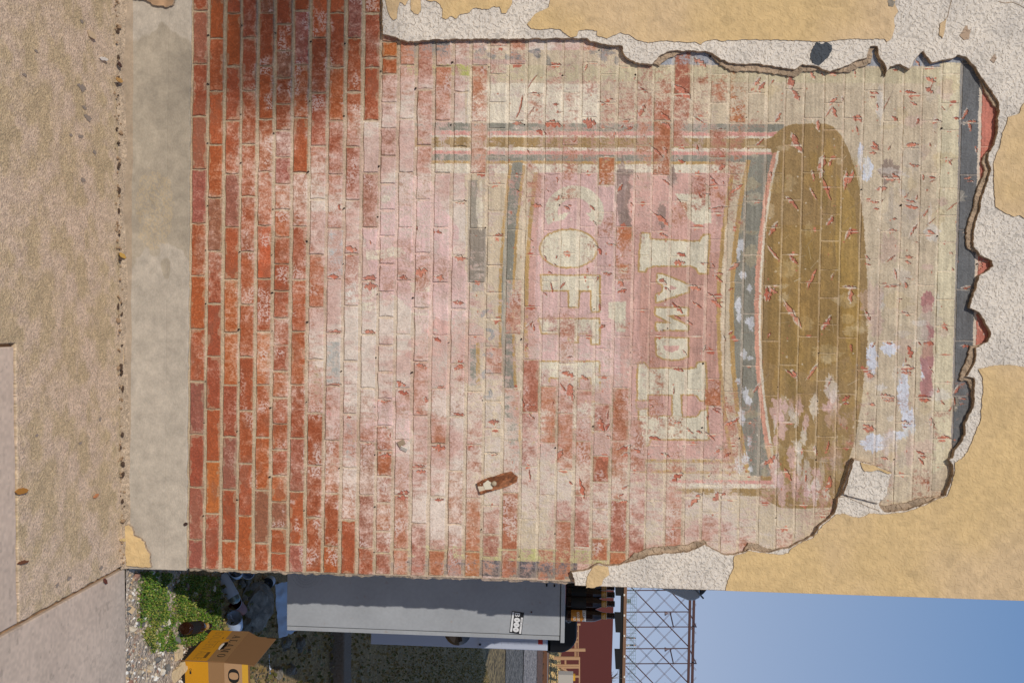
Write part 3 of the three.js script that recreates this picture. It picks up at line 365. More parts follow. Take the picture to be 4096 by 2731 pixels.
// --- nails and plugs left in the joints
{
  const g = new THREE.CylinderGeometry(0.0032, 0.0045, 0.012, 7).rotateX(Math.PI / 2), m = std({ color: hex('#3a2c26'), roughness: 0.8, metalness: 0.3 });
  let n = 0;
  for (let i = 0; i + 1 < rows.length && n < 190; i++) { const y = (bricks.find((b) => b.row === i)?.y1 ?? 0) + 0.005; if (i % 2) continue; for (let x = -1.2 + rr(0, 0.3); x < EDGE - 0.05; x += rr(0.15, i < 12 ? 0.45 : 1.4)) { if (inside(stuccoPts, x, y)) continue; const o = mesh('nail', g, m, building); o.position.set(x, y + rr(-0.004, 0.004), -0.001); o.rotation.set(rr(-0.4, 0.4), rr(-0.4, 0.4), 0); o.scale.setScalar(rr(0.4, 0.95)); n++; } }
}

// ---------------------------------------------------------------- stucco
const PER = 0.9;                                                   // metres per repeat of the plaster textures
const wave = (w, n, o, k = 0) => (x, y) => pfbm(x / w * n + k, y / w * n + k, n, o);
const castBump = (() => { const a = wave(1024, 120, 2), b = wave(1024, 84, 2, 7); return grey(1024, 1024, (x, y) => { const p = b(x, y), q = a(x, y); return 90 + 150 * sst(0.42, 0.66, p * 0.65 + q * 0.35) + 26 * (q - 0.5); }); })();
const orangeBump = (() => { const a = wave(1024, 120, 2, 3), b = wave(1024, 108, 2, 5); return grey(1024, 1024, (x, y) => 120 + 110 * sst(0.38, 0.7, b(x, y)) + 50 * (a(x, y) - 0.5)); })();
const whiteMap = (() => { const a = wave(1024, 84, 2, 7), b = wave(1024, 8, 4, 2), c = wave(1024, 128, 1, 4); return tex(1024, 1024, (x, y) => { const p = a(x, y), d = b(x, y), s = c(x, y), pit = sst(0.36, 0.22, p) * 0.14 + (s > 0.9 ? 0.22 : 0); const k = (0.96 + 0.16 * (d - 0.5) + 0.06 * s) * (1 - pit); return [220 * k, 211 * k - 2 * d, 200 * k - 6 * d]; }); })();
const yellowMap = (() => { const a = wave(1024, 5, 4, 1), b = wave(1024, 128, 1, 8), e = wave(1024, 16, 3, 4), g = wave(1024, 40, 2, 12); return tex(1024, 1024, (x, y) => { const d = sst(0.3, 0.7, a(x, y)), s = b(x, y), m = e(x, y), k = (0.94 + 0.09 * s + 0.04 * (m - 0.5)) * (g(x, y) > 0.78 ? 0.95 : 1); return [lerp(215, 212, d) * k, lerp(184, 183, d) * k, lerp(132, 142, d) * k]; }); })();
const scratchMap = tex(256, 256, (x, y) => { const k = 0.75 + 0.5 * pfbm(x / 256 * 32, y / 256 * 32, 32, 3); return [168 * k, 146 * k, 122 * k]; });
const paleRender = tex(256, 256, (x, y) => { const k = 0.8 + 0.36 * pfbm(x / 256 * 32, y / 256 * 32, 32, 3); return [186 * k, 164 * k, 138 * k]; });
yellowMap.repeat.set(1 / 2.6, 1 / 2.6);
for (const t of [paleRender, castBump, orangeBump, whiteMap, scratchMap]) t.repeat.set(1 / PER, 1 / PER);
const whiteMat = std({ map: whiteMap, bumpMap: castBump, bumpScale: 0.0042, roughness: 0.93 });
const yellowMat = std({ map: yellowMap, bumpMap: orangeBump, bumpScale: 0.0021, roughness: 0.85 });
const scratchMat = std({ map: scratchMap, bumpMap: castBump, bumpScale: 0.006, roughness: 1 });
whiteMat.name = 'roughcast'; yellowMat.name = 'yellow_paint'; scratchMat.name = 'scratch_coat';
const slab = (pts, d, z, bevel = 0.003) => new THREE.ExtrudeGeometry(shapeOf(pts), { depth: d - bevel, bevelEnabled: true, bevelThickness: bevel, bevelSize: bevel * 0.6, bevelOffset: -bevel * 0.6, bevelSegments: 2, curveSegments: 2 }).translate(0, 0, z);
const ST = 0.021;                                                  // thickness of the stucco
const stucco = mesh('stucco', slab(stuccoPts, ST, 0.0012, 0.004), [whiteMat, scratchMat], building);
stucco.userData.label = 'white roughcast stucco with a broken edge';
{                                                                  // the coarse first coat, left as a thin crumbling ledge in places
  const src = wallPts(brokenEdge.slice(1)), led = [];
  src.forEach((p, i) => { const q = src[Math.max(0, i - 1)], r = src[Math.min(src.length - 1, i + 1)], dx = r[0] - q[0], dy = r[1] - q[1], l = Math.hypot(dx, dy) || 1, w = 0.032 * sst(0.5, 0.85, vn(i * 0.31, 20)) - 0.007; led.push([p[0] + dy / l * -w * -1, p[1] + dx / l * -w * 1]); });
  const g = rough(led, 0.009, 0.003).slice(0, -1); g.push([EDGE, led[led.length - 1][1]], [EDGE, 8.9], [-2.2, 8.9], [-2.2, led[0][1]]);
  const m = mesh('first_coat', slab(g, 0.009, 0.0008, 0.003), std({ map: scratchMap, color: hex('#ffffff'), bumpMap: castBump, bumpScale: 0.005 }), stucco); m.userData.label = 'tan first coat left as a ledge';
}
const top = (py) => onWall(5600, py), out5 = (x, y) => { const p = onWall(x, y); return [p.x, p.y]; };
const coat = (list, label, more = []) => { const m = mesh('yellow_coat', slab(rough(wallPts(list), 0.009, 0.002).concat(more), 0.0034, ST + 0.0014, 0.0012), [yellowMat, scratchMat], stucco); if (label) m.userData.label = label; return m; };
// big field at the corner
coat([[4096, 1468], [4021, 1457], [3960, 1462], [3904, 1475], [3921, 1505], [3925, 1549], [3919, 1610], [3914, 1679], [3899, 1714], [3877, 1771], [3860, 1806], [3838, 1832], [3812, 1846], [3812, 1868], [3811, 1891], [3795, 1943], [3781, 1980], [3736, 1994], [3684, 2019], [3618, 2042], [3573, 2047], [3533, 2052], [3500, 2050], [3472, 2048], [3452, 2060], [3430, 2066], [3398, 2060], [3372, 2049], [3337, 2053],
  [3333, 2058], [3284, 2097], [3249, 2145], [3191, 2168], [3162, 2188], [3150, 2206], [3120, 2212], [3090, 2209], [3072, 2208], [3032, 2204], [2993, 2196], [2976, 2206], [2934, 2218], [2930, 2236], [2931, 2267], [2916, 2293], [2903, 2332]], 'smooth yellow paint coat along the corner', (() => { const p = onWall(2899, 2359).y; return [[EDGE + 0.003, p], [EDGE + 0.003, 8.98], [0.25, 8.98]]; })());
coat([[4096, 409], [4078, 429], [4069, 457], [4047, 466], [4023, 472], [4017, 501], [4000, 535], [3991, 588], [3976, 623], [3967, 649], [3965, 718], [3969, 770], [3973, 831], [4008, 853], [4047, 870], [4069, 864], [4096, 879], [4160, 900], [4190, 640], [4160, 400]]);
coat([[3577, 0], [3573, 22], [3586, 56], [3571, 78], [3573, 118], [3558, 163], [3540, 174], [3533, 163], [3420, 162], [3377, 165], [3298, 174], [3264, 174], [3159, 168], [3072, 166], [2984, 165], [2919, 168], [2884, 172], [2858, 165], [2819, 172], [2801, 185], [2775, 174], [2732, 176], [2658, 170], [2592, 178], [2540, 163], [2518, 146], [2483, 137], [2453, 148], [2427, 161], [2388, 150], [2388, 131], [2353, 126], [2314, 131],
  [2309, 150], [2283, 157], [2257, 139], [2244, 126], [2196, 122], [2161, 126], [2126, 122], [2109, 104], [2139, 65], [2196, 35], [2202, 0], [2210, -500], [3590, -500]], 'yellow paint coat with a torn lower edge');
coat([[1545, -300], [1545, 0], [1553, 43], [1564, 74], [1577, 89], [1590, 83], [1595, 43], [1604, 16], [1625, 30], [1636, 10], [1647, 2], [1646, 46], [1660, 62], [1676, 66], [1688, 46], [1684, 4], [1703, 4], [1721, 13], [1747, 13], [1764, 26], [1773, 43], [1771, 78], [1786, 85], [1808, 72], [1825, 83], [1843, 65], [1873, 61], [1895, 41], [1908, 39], [1930, 46], [1960, 43], [1978, 33], [2000, 35], [2008, 61], [2026, 61], [2048, 26], [2054, 0], [2050, -300]]);
coat([[2344, 2345], [2348, 2300], [2370, 2262], [2392, 2252], [2433, 2260], [2438, 2292], [2414, 2310], [2408, 2332], [2378, 2344]]);
coat([[3752, 104], [3778, 84], [3774, 120], [3762, 160], [3750, 150]]);
coat([[3432, 1843], [3490, 1857], [3558, 1886], [3540, 1890], [3500, 1874], [3474, 1880], [3450, 1880], [3438, 1864]]).position.z = 0.012;
{ const m = mesh('loose_slab', slab(rough(wallPts([[3408, 1832], [3470, 1850], [3558, 1885], [3548, 1915], [3540, 1975], [3508, 2008], [3440, 1992], [3366, 1972], [3384, 1915]]), 0.01, 0.002), 0.012, ST + 0.001, 0.003), [whiteMat, scratchMat], stucco); m.userData.label = 'square slab of white roughcast standing proud'; }
// patches: a dark smear, bare spots in the roughcast, long cracks
{
  const flat = (name, c, list, label, z = ST + 0.002) => { const m = mesh(name, slab(rough(wallPts(list), 0.006, 0.002), 0.0016, z, 0.0005), std({ color: hex(c), bumpMap: castBump, bumpScale: 0.004, roughness: 0.95 }), stucco); m.userData.label = label; };
  flat('tar_smear', '#474c52', [[3238, 218], [3250, 190], [3262, 172], [3284, 182], [3302, 176], [3322, 186], [3324, 202], [3310, 232], [3292, 250], [3270, 268], [3246, 258], [3236, 240]], 'dark tar smear');
  flat('bare_spot', '#b59c84', [[3832, 150], [3850, 118], [3860, 108], [3868, 130], [3880, 116], [3872, 140], [3868, 164], [3848, 166]], 'bare spot in the roughcast');
  flat('bare_spot', '#b09a86', [[3952, 248], [3972, 222], [3980, 240], [3970, 258]], 'bare spot in the roughcast');
  flat('bare_spot', '#8f8678', [[3544, 10], [3560, 6], [3574, 14], [3566, 36], [3548, 34]], 'bare spot in the yellow coat', ST + 0.004);
  const crack = (list) => { const a = wallPts(list); const p = a.concat(a.slice().reverse().map(([x, y]) => [x + 0.0022, y + 0.0016])); mesh('crack', slab(p, 0.0012, ST + 0.0016, 0.0002), scratchMat, stucco); };
  crack([[3985, 12], [4010, 18], [4040, 14], [4070, 26], [4096, 42]]); crack([[3800, 0], [3790, 40], [3784, 70], [3770, 90], [3752, 100], [3750, 140], [3760, 160]]); crack([[3346, 1984], [3378, 1980], [3420, 2000], [3470, 2022], [3512, 2038]]); crack([[2376, 2255], [2380, 2290], [2374, 2320], [2378, 2345]]);
}
// --- the rest of the building behind and above (keeps the sun off the yard)
const sideMat = std({ map: yellowMap, bumpMap: orangeBump, bumpScale: 0.002 });
mesh('building_body', merge([boxG(6.2, 9.0, 17, EDGE - 0.03 - 3.1, 4.55, -8.56)]), sideMat, building);
mesh('parapet', boxG(6.3, 0.25, 17.1, EDGE - 0.03 - 3.1, 9.2, -8.5), sideMat, building);

// ---------------------------------------------------------------- concrete footing
const footY = (x) => (x - EDGE) * 0.0178;
const concMap = tex(1024, 1024, (x, y) => {                        // laid along the footing: 2.9 m x 0.36 m
  const X = x / 1024 * 2.9, Y = y / 1024 * 0.36, n = fbm(X * 30, Y * 30, 4), m = fbm(X * 5 + 3, Y * 7, 3), f = fbm(X * 220, Y * 220, 2);
  const wob = (fbm(X * 9, Y * 14, 3) - 0.5) * 0.3, stain = sst(-0.012, 0.012, 1.56 - X + Y * 0.25 + wob);
  const old = sst(-0.012, 0.012, X - 0.67 - Math.abs(Y - 0.2) * 0.5 + wob * 0.4) * stain;
  let k = 0.86 + 0.2 * n + 0.12 * (f - 0.5);
  let c = [188 * k, 177 * k, 161 * k];
  const d = [170 * k, 158 * k, 139 * k]; c = c.map((v, i) => lerp(v, d[i] * lerp(0.92, 1.08, m), old * 0.85));
  c = c.map((v) => v * (0.97 + 0.06 * m)); if (Y < 0.055 + 0.02 * m) c = c.map((v, i) => lerp(v, [176, 152, 126][i] * k, 0.6));
  const pit = Math.hypot((X - 1.42) / 0.13, (Y - 0.17) / 0.07); if (pit < 1 + n * 0.5 && f > 0.5) c = c.map((v, i) => v * 0.9 + [24, 18, 8][i]);
  return c;
});
const concBump = (() => grey(1024, 512, (x, y) => { const X = x / 1024 * 2.9, Y = y / 512 * 0.36, pit = sst(1.3, 0.6, Math.hypot((X - 1.42) / 0.12, (Y - 0.17) / 0.06)); return 140 + 50 * (fbm(X * 60, Y * 60, 4) - 0.5) + 120 * pit * (fbm(X * 90, Y * 90, 2) - 0.5) - (Math.abs(Y - 0.225 - 0.003 * vn(X * 3, 1)) < 0.0012 ? 26 : 0); }))();
{
  const pts = [[-1.84, footY(-1.84) - 0.12], [EDGE + 0.003, -0.12]], topY = 0.268;
  for (let x = EDGE + 0.003; x > -1.84; x -= 0.02) pts.push([x + (x > 1 ? rr(-0.002, 0.002) : 0), topY - 0.006 + rr(-0.003, 0.003)]);
  pts.push([-1.84, topY - 0.004]);
  const g = slab(pts, 0.34, -0.338, 0.005), p = g.attributes.position, uv = g.attributes.uv;
  for (let i = 0; i < p.count; i++) uv.setXY(i, (p.getX(i) + 1.84) / 2.9, (p.getY(i) + 0.04) / 0.33);
  mesh('concrete_footing', g, std({ map: concMap, bumpMap: concBump, bumpScale: 0.005, roughness: 0.95 }), building);
  // scraps of stucco that still cling to the footing
  const scrap = (list, m, label) => { const o = mesh('stucco_scrap', slab(rough(wallPts(list), 0.007, 0.0022), 0.011, 0.003, 0.003), [m, scratchMat], building); o.userData.label = label; };
  const q3 = (l) => l.map(([u, v]) => [u / 2.297, 2049 + v / 2.297]), q0 = (l) => l.map(([u, v]) => [u / 2.296, v / 2.296]);
  scrap(q3([[1150, 120], [1190, 105], [1225, 130], [1240, 205], [1300, 230], [1340, 270], [1355, 330], [1390, 380], [1385, 450], [1400, 500], [1330, 500], [1168, 488], [1152, 330], [1148, 230]]), yellowMat, 'yellow stucco left at the corner');
  scrap(q0([[1165, -40], [1620, -40], [1600, 50], [1545, 75], [1480, 62], [1420, 55], [1380, 25], [1320, 0], [1230, -8]]), std({ map: scratchMap, color: hex('#ffeedd') }), 'tan render left on the footing');
  scrap([[489, 1380], [498, 1384], [500, 1400], [503, 1430], [498, 1466], [486, 1480], [478, 1470], [474, 1420]], yellowMat, 'flake of yellow stucco at the foot');
  // dirt and mortar packed along the foot of the wall
  const pos = [], n = 150; const prof = (x, i) => { const w = 0.008 + 0.022 * vn(i * 0.09, 2) + 0.004 * vn(i * 0.5, 5), h = 0.012 + 0.03 * vn(i * 0.07, 7) + 0.006 * vn(i * 0.4, 3); return [[x, footY(x) - 0.004, w + 0.012], [x, footY(x) + h * 0.5, w * 0.7], [x, footY(x) + h, 0.001]]; };
  for (let i = 0; i < n; i++) { const a = prof(lerp(-1.8, EDGE, i / n), i), b = prof(lerp(-1.8, EDGE, (i + 1) / n), i + 1); for (let k = 0; k < 2; k++) pos.push(...a[k], ...b[k], ...b[k + 1], ...a[k], ...b[k + 1], ...a[k + 1]); }
  const dg = new THREE.BufferGeometry(); dg.setAttribute('position', new THREE.Float32BufferAttribute(pos, 3)); const du = []; for (let i = 0; i < pos.length; i += 3) du.push(pos[i] * 2, (pos[i + 1] - pos[i + 2]) * 2); dg.setAttribute('uv', new THREE.Float32BufferAttribute(du, 2)); const dgs = mergeVertices(dg, 1e-4); dgs.computeVertexNormals();
  mesh('foot_render', dgs, std({ map: paleRender, bumpMap: castBump, bumpScale: 0.004 }), building);
  { const gs = []; for (let i = 0; i < 170; i++) { const x = rr(-1.8, EDGE - 0.02), r = rr(0.002, rnd() < 0.12 ? 0.011 : 0.006); gs.push(stone(r, 0.35, 0).translate(x, footY(x) + rr(0, 0.012), rr(0.012, 0.05))); } const m = mesh('loose_crumbs', merge(gs), std({ map: paleRender, color: hex('#d8cabb') }), building); m.userData.kind = 'stuff';
    const hs = []; for (let i = 0; i < 40; i++) { const x = rr(-1.3, EDGE - 0.1); hs.push(stone(rr(0.003, 0.009), 0.4, 0).scale(rr(0.8, 2.2), 0.8, 0.8).translate(x, footY(x) + rr(0.0, 0.012), rr(0.02, 0.04))); } const m2 = mesh('dark_crumbs', merge(hs), std({ color: hex('#4c3a2c') }), building); m2.userData.kind = 'stuff'; }
  const knob = mesh('old_bolt', new THREE.CylinderGeometry(0.007, 0.007, 0.01, 10).rotateX(Math.PI / 2), std({ color: hex('#4a3630'), metalness: 0.4 }), building); knob.position.copy(onWall(743, 2095)).setZ(0.005);
}

// ================================================================ ground
const lay = (fn, w, d, nx, nz, x0, z0) => { const g = new THREE.PlaneGeometry(w, d, nx, nz).rotateX(-Math.PI / 2).translate(x0 + w / 2, 0, z0 + d / 2), p = g.attributes.position, uv = g.attributes.uv; for (let i = 0; i < p.count; i++) { p.setY(i, fn(p.getX(i), p.getZ(i))); uv.setXY(i, p.getX(i), p.getZ(i)); } g.computeVertexNormals(); return g; };
// exposed-aggregate and smooth concrete
const aggMap = (() => { const a = wave(1024, 128, 1, 3), b = wave(1024, 220, 1, 11), c = wave(1024, 8, 4, 5), d = wave(1024, 24, 3, 9); return tex(1024, 1024, (x, y) => { const p = a(x, y), q = b(x, y), m = c(x, y), t = d(x, y), k = 0.79 + 0.22 * p + 0.2 * q; const pink = sst(0.3, 0.7, m); return [lerp(192, 206, pink) * k, lerp(170, 182, pink) * k, lerp(134, 156, pink) * k].map((v) => v * (0.92 + 0.16 * t)); }); })();
const aggBump = (() => { const a = wave(1024, 128, 1, 3), b = wave(1024, 220, 1, 11); return grey(1024, 1024, (x, y) => 80 + 100 * a(x, y) + 60 * b(x, y)); })();
const greyMap = (() => { const a = wave(512, 120, 1, 2), b = wave(512, 10, 4, 8), d = wave(512, 60, 2, 4); return tex(512, 512, (x, y) => { const k = 0.88 + 0.1 * a(x, y) + 0.12 * b(x, y) - (d(x, y) > 0.74 ? 0.07 : 0); return [208 * k, 188 * k, 168 * k]; }); })();
const greyBump = (() => { const a = wave(512, 120, 1, 6); return grey(512, 512, (x, y) => 120 + 50 * a(x, y)); })();
aggMap.repeat.set(1.5, 1.5); aggBump.repeat.set(1.5, 1.5); greyMap.repeat.set(0.7, 0.7); greyBump.repeat.set(1.4, 1.4);
const aggMat = std({ map: aggMap, bumpMap: aggBump, bumpScale: 0.004, roughness: 0.95 }), greyMat = std({ map: greyMap, bumpMap: greyBump, bumpScale: 0.0012, roughness: 0.9 });
const walk = new THREE.Group(); walk.name = 'sidewalk'; walk.userData.kind = 'structure'; scene.add(walk);
const gp = (px, py) => { let p = onGround(px, py, 0); for (let k = 0; k < 3; k++) p = onGround(px, py, footY(p.x)); return p; };
function slabOn(name, pts, mat, drop = 0, step = 0.02) {
  const r = rough(pts.map(([x, z]) => [x, -z]), step, 0.003), g = new THREE.ExtrudeGeometry(shapeOf(r), { depth: 0.1, bevelEnabled: true, bevelSize: 0.004, bevelOffset: -0.004, bevelThickness: 0.004, bevelSegments: 2 }).translate(0, 0, -0.104).rotateX(-Math.PI / 2), p = g.attributes.position, uv = g.attributes.uv;
  for (let i = 0; i < p.count; i++) { p.setY(i, p.getY(i) + footY(p.getX(i)) - drop); uv.setXY(i, p.getX(i), p.getZ(i)); }
  g.computeVertexNormals(); return mesh(name, g, mat, walk);
}
{
  const a = gp(70, 2505), b = gp(60, 1392), zj = (a.z + b.z) / 2, J0 = gp(492, 2272), J1 = a, dir = (J1.x - J0.x) / (J1.z - J0.z), jx = (z) => J0.x + (z - J0.z) * dir, xb = gp(20, 1388).x, gap = 0.011;
  slabOn('aggregate_slab', [[-4.5, 0.012], [jx(0.012) - gap, 0.012], [jx(zj) - gap, zj - gap / 2], [xb - gap, zj - gap / 2], [xb - gap, 5.5], [-4.5, 5.5]], aggMat);
  slabOn('smooth_slab', [[xb, zj + gap / 2], [jx(zj) - gap, zj + gap / 2], [jx(5.5) - gap, 5.5], [xb, 5.5]], greyMat, 0.001);
  slabOn('smooth_slab', [[jx(0) + gap * 0.6, -0.012], [5.5, -0.012], [5.5, 5.5], [jx(5.5) + gap * 0.6, 5.5]], greyMat, 0.004);
  struct('street', boxG(60, 0.1, 24, 0, -0.24, 17.6), std({ color: new THREE.Color(0.09, 0.088, 0.085) }));
  struct('kerb', boxG(60, 0.2, 0.16, 0, -0.13, 5.6), greyMat);
  // crumbled stuff in the joints
  const jm = std({ map: scratchMap, color: hex('#e8d8c4') }), bed = mesh('joint_bed', lay((x) => footY(x) - 0.02, 9, 5.8, 1, 1, -4.5, -0.2), jm, walk);
}
// yard behind the corner: dirt, thinning to straw; a rise of pale soil next to the pavement
const dirtMap = (() => { const a = wave(512, 120, 1, 5), b = wave(512, 30, 4, 6), c = wave(512, 6, 3, 1); return tex(512, 512, (x, y) => { const k = 0.55 + 0.35 * a(x, y) + 0.35 * b(x, y), t = c(x, y); return [lerp(160, 182, t) * k, lerp(136, 150, t) * k, lerp(96, 102, t) * k]; }); })();
const paleMap = (() => { const a = wave(512, 120, 1, 5), b = wave(512, 60, 3, 6); return tex(512, 512, (x, y) => { const k = 0.62 + 0.32 * a(x, y) + 0.36 * b(x, y); return [196 * k, 178 * k, 158 * k]; }); })();
const dirtBump = (() => { const a = wave(512, 90, 3, 2); return grey(512, 512, (x, y) => 255 * a(x, y)); })();
for (const t of [dirtMap, paleMap, dirtBump]) t.repeat.set(1.1, 1.1);
const yardY = (x, z) => -0.012 - 0.05 * sst(-0.1, -2, z) + 0.012 * (fbm(x * 5 + 40, z * 5 + 40, 3) - 0.5);
struct('yard', lay(yardY, 30, 18, 150, 140, -8, -18.02), std({ map: dirtMap, bumpMap: dirtBump, bumpScale: 0.012, roughness: 1 }));
struct('pale_soil', lay((x, z) => yardY(x, z) + 0.012 * sst(-1.5, -0.5, z) - 0.02 * sst(-0.62, -1.0, z + 0.35 * (fbm(x * 6, z * 6, 3) - 0.5) - (x - 1.2) * 0.25) + 0.006 * (fbm(x * 24, z * 24, 2) - 0.5), 5, 1.6, 150, 60, EDGE - 0.02, -1.615), std({ map: paleMap, bumpMap: dirtBump, bumpScale: 0.01, roughness: 1 }));
struct('ground', lay((x, z) => -0.16, 1600, 1600, 8, 8, -800, -1100), std({ color: new THREE.Color(0.20, 0.165, 0.105), roughness: 1 }));

// ================================================================ things on the wall and in the yard
const at = (px, py, z) => onWall(px, py, z);
// --- rusty strap bolted to the wall
{
  const a = at(1914, 1950, 0), b = at(2076, 1902, 0), t = thing('rusty_bracket', 'rusty iron strap with a round bolt head fixed to the brick wall', 'bracket');
  const c = a.clone().add(b).multiplyScalar(0.5), ang = Math.atan2(b.y - a.y, b.x - a.x), L = a.distanceTo(b);
  t.position.set(c.x, c.y, 0.002); t.rotation.z = ang;
  const rustMap = tex(512, 256, (x, y) => { const n = fbm(x / 30, y / 30, 4), m = fbm(x / 90 + 5, y / 90, 3), e = sst(0.4, 0.6, m); const k = 0.7 + 0.6 * n; const pal = x < 160 && y > 60 && y < 190 && n + m > 0.98; return pal ? [214, 200, 176] : [lerp(120, 160, e) * k, lerp(72, 104, e) * k, lerp(42, 70, e) * k]; });
  const g = slab(rough([[-L / 2, -0.027], [L * 0.2, -0.027], [L * 0.42, -0.02], [L * 0.47, -0.004], [L * 0.4, 0.012], [L * 0.36, 0.026], [L * 0.05, 0.028], [-L * 0.3, 0.027], [-L / 2, 0.02]], 0.008, 0.0014), 0.01, -0.005, 0.0015), p = g.attributes.position, uv = g.attributes.uv; for (let i = 0; i < p.count; i++) uv.setXY(i, p.getX(i) / L + 0.5, p.getY(i) / 0.056 + 0.5);
  mesh('strap', g.translate(0, 0, 0.006), std({ map: rustMap, roughness: 0.75, metalness: 0.25 }), t);
  const bolt = mesh('bolt_head', lathe([[0, 0.012], [0.006, 0.012], [0.0095, 0.009], [0.0105, 0.004], [0.0105, 0]], 16).rotateX(Math.PI / 2), std({ color: hex('#b5a68c'), roughness: 0.7, metalness: 0.3 }), t); bolt.position.set(-0.018, 0, 0.012);
  const chip = mesh('paint_scrap', new THREE.ExtrudeGeometry(shapeOf(rough([[-0.062, -0.012], [-0.03, -0.018], [-0.026, 0.006], [-0.038, 0.02], [-0.06, 0.012]], 0.006, 0.002)), { depth: 0.0012, bevelEnabled: false }), std({ color: hex('#d8d0ba') }), t); chip.position.z = 0.0118;
  const t2 = thing('metal_clip', 'small broken metal clip with white paint sticking out of the brick', 'clip'); t2.position.copy(at(1605, 1772, 0.004));
  mesh('plate', bevelBox(0.022, 0.03, 0.01, 0.002).rotateZ(0.5), std({ color: hex('#9a8770'), roughness: 0.7 }), t2); const fl = mesh('flap', bevelBox(0.02, 0.028, 0.004, 0.001), std({ color: hex('#ddd6c8') }), t2); fl.position.set(0.022, 0.012, 0.008); fl.rotation.set(0.3, 0.6, -0.5);
}
// --- tall electrical cabinet on the side wall
const CZ = -0.66, cabR = at(1700, 2543, CZ).x, cabB = at(1146, 2500, CZ).y, cabT = at(2257, 2560, CZ).y;
const steelMap = (() => { const a = wave(512, 6, 4, 3), b = wave(512, 90, 1, 5), c = wave(512, 24, 3, 9); return tex(512, 512, (x, y) => { const k = 0.92 + 0.1 * a(x, y) + 0.04 * b(x, y), rust = sst(0.78, 0.9, c(x, y)) * 0.22; return [lerp(157 * k, 132, rust), lerp(161 * k, 104, rust), lerp(166 * k, 82, rust)]; }); })(); steelMap.repeat.set(1.2, 1.2);
const steel = std({ map: steelMap, roughness: 0.55, bumpMap: greyBump, bumpScale: 0.0004 });
{
  const t = thing('electrical_cabinet', 'tall pale grey electrical cabinet with a BOOO sticker and beer bottles on top', 'cabinet'), x0 = EDGE - 0.02, W = cabR - x0, H = cabT - cabB, xm = (x0 + cabR) / 2, ym = (cabB + cabT) / 2;
  mesh('housing', bevelBox(W, H, 0.26, 0.003, xm, ym, CZ - 0.145), steel, t);
  mesh('door', bevelBox(W - 0.024, H - 0.022, 0.016, 0.002, xm - 0.012, ym - 0.011, CZ - 0.008), steel, t);
  mesh('side_flange', bevelBox(0.019, H - 0.024, 0.014, 0.0015, cabR - 0.0115, ym - 0.011, CZ - 0.008), steel, t);
  mesh('top_flange', bevelBox(W + 0.008, 0.019, 0.03, 0.0015, xm + 0.003, cabT - 0.0085, CZ - 0.008), steel, t);
  const k = at(1222, 2285, CZ); for (const r of [0.068, 0.054, 0.042, 0.03]) { const o = mesh('knockout_ring', new THREE.TorusGeometry(r, 0.0007, 5, 40), steel, t); o.position.set(k.x + 0.01, k.y, CZ + 0.0004); }
  for (const [px, py] of [[2187, 2340], [2218, 2342]]) { const o = mesh('hinge_pin', rod(V3(-0.006, 0, 0), V3(0.006, 0, 0), 0.0035), std({ color: hex('#2c2320') }), t); o.position.copy(at(px, py, CZ + 0.003)); }
  const bolt = mesh('bolt', new THREE.CylinderGeometry(0.004, 0.004, 0.004, 10).rotateX(Math.PI / 2), std({ color: hex('#5a4540') }), t); bolt.position.copy(at(2126, 2448, CZ + 0.002));
  const c = canvasOf(512, 300), g = c.getContext('2d');
  g.fillStyle = '#15171a'; g.fillRect(0, 0, 512, 300); g.fillStyle = '#d9dadc'; g.fillRect(14, 238, 470, 48); g.fillRect(120, 14, 380, 48);
  g.font = 'bold 168px sans-serif'; g.textBaseline = 'middle'; g.save(); g.scale(1.05, 1); g.fillText('B', 10, 158); g.restore();
  for (const x of [196, 308, 420]) { g.beginPath(); g.ellipse(x, 150, 58, 74, 0, 0, 7); g.fill(); g.fillStyle = '#3c3e42'; g.beginPath(); g.ellipse(x, 150, 6, 24, 0, 0, 7); g.fill(); g.fillStyle = '#d9dadc'; }
  g.fillStyle = '#55575a'; g.font = 'bold 34px sans-serif'; g.fillText('TEXAS  VAST', 150, 40);
  const st = new THREE.CanvasTexture(c); st.colorSpace = THREE.SRGBColorSpace;
  const s = mesh('sticker', new THREE.BoxGeometry(0.104, 0.058, 0.0006), [std({ color: hex('#ccc') }), std({ color: hex('#ccc') }), std({ color: hex('#ccc') }), std({ color: hex('#ccc') }), std({ map: st, roughness: 0.5 }), std({ color: hex('#ccc') })], t);
  s.position.copy(at(2067, 2490, CZ + 0.0012)); s.rotation.z = -0.1; s.userData.label = 'black and white sticker with the letters BOOO';
}
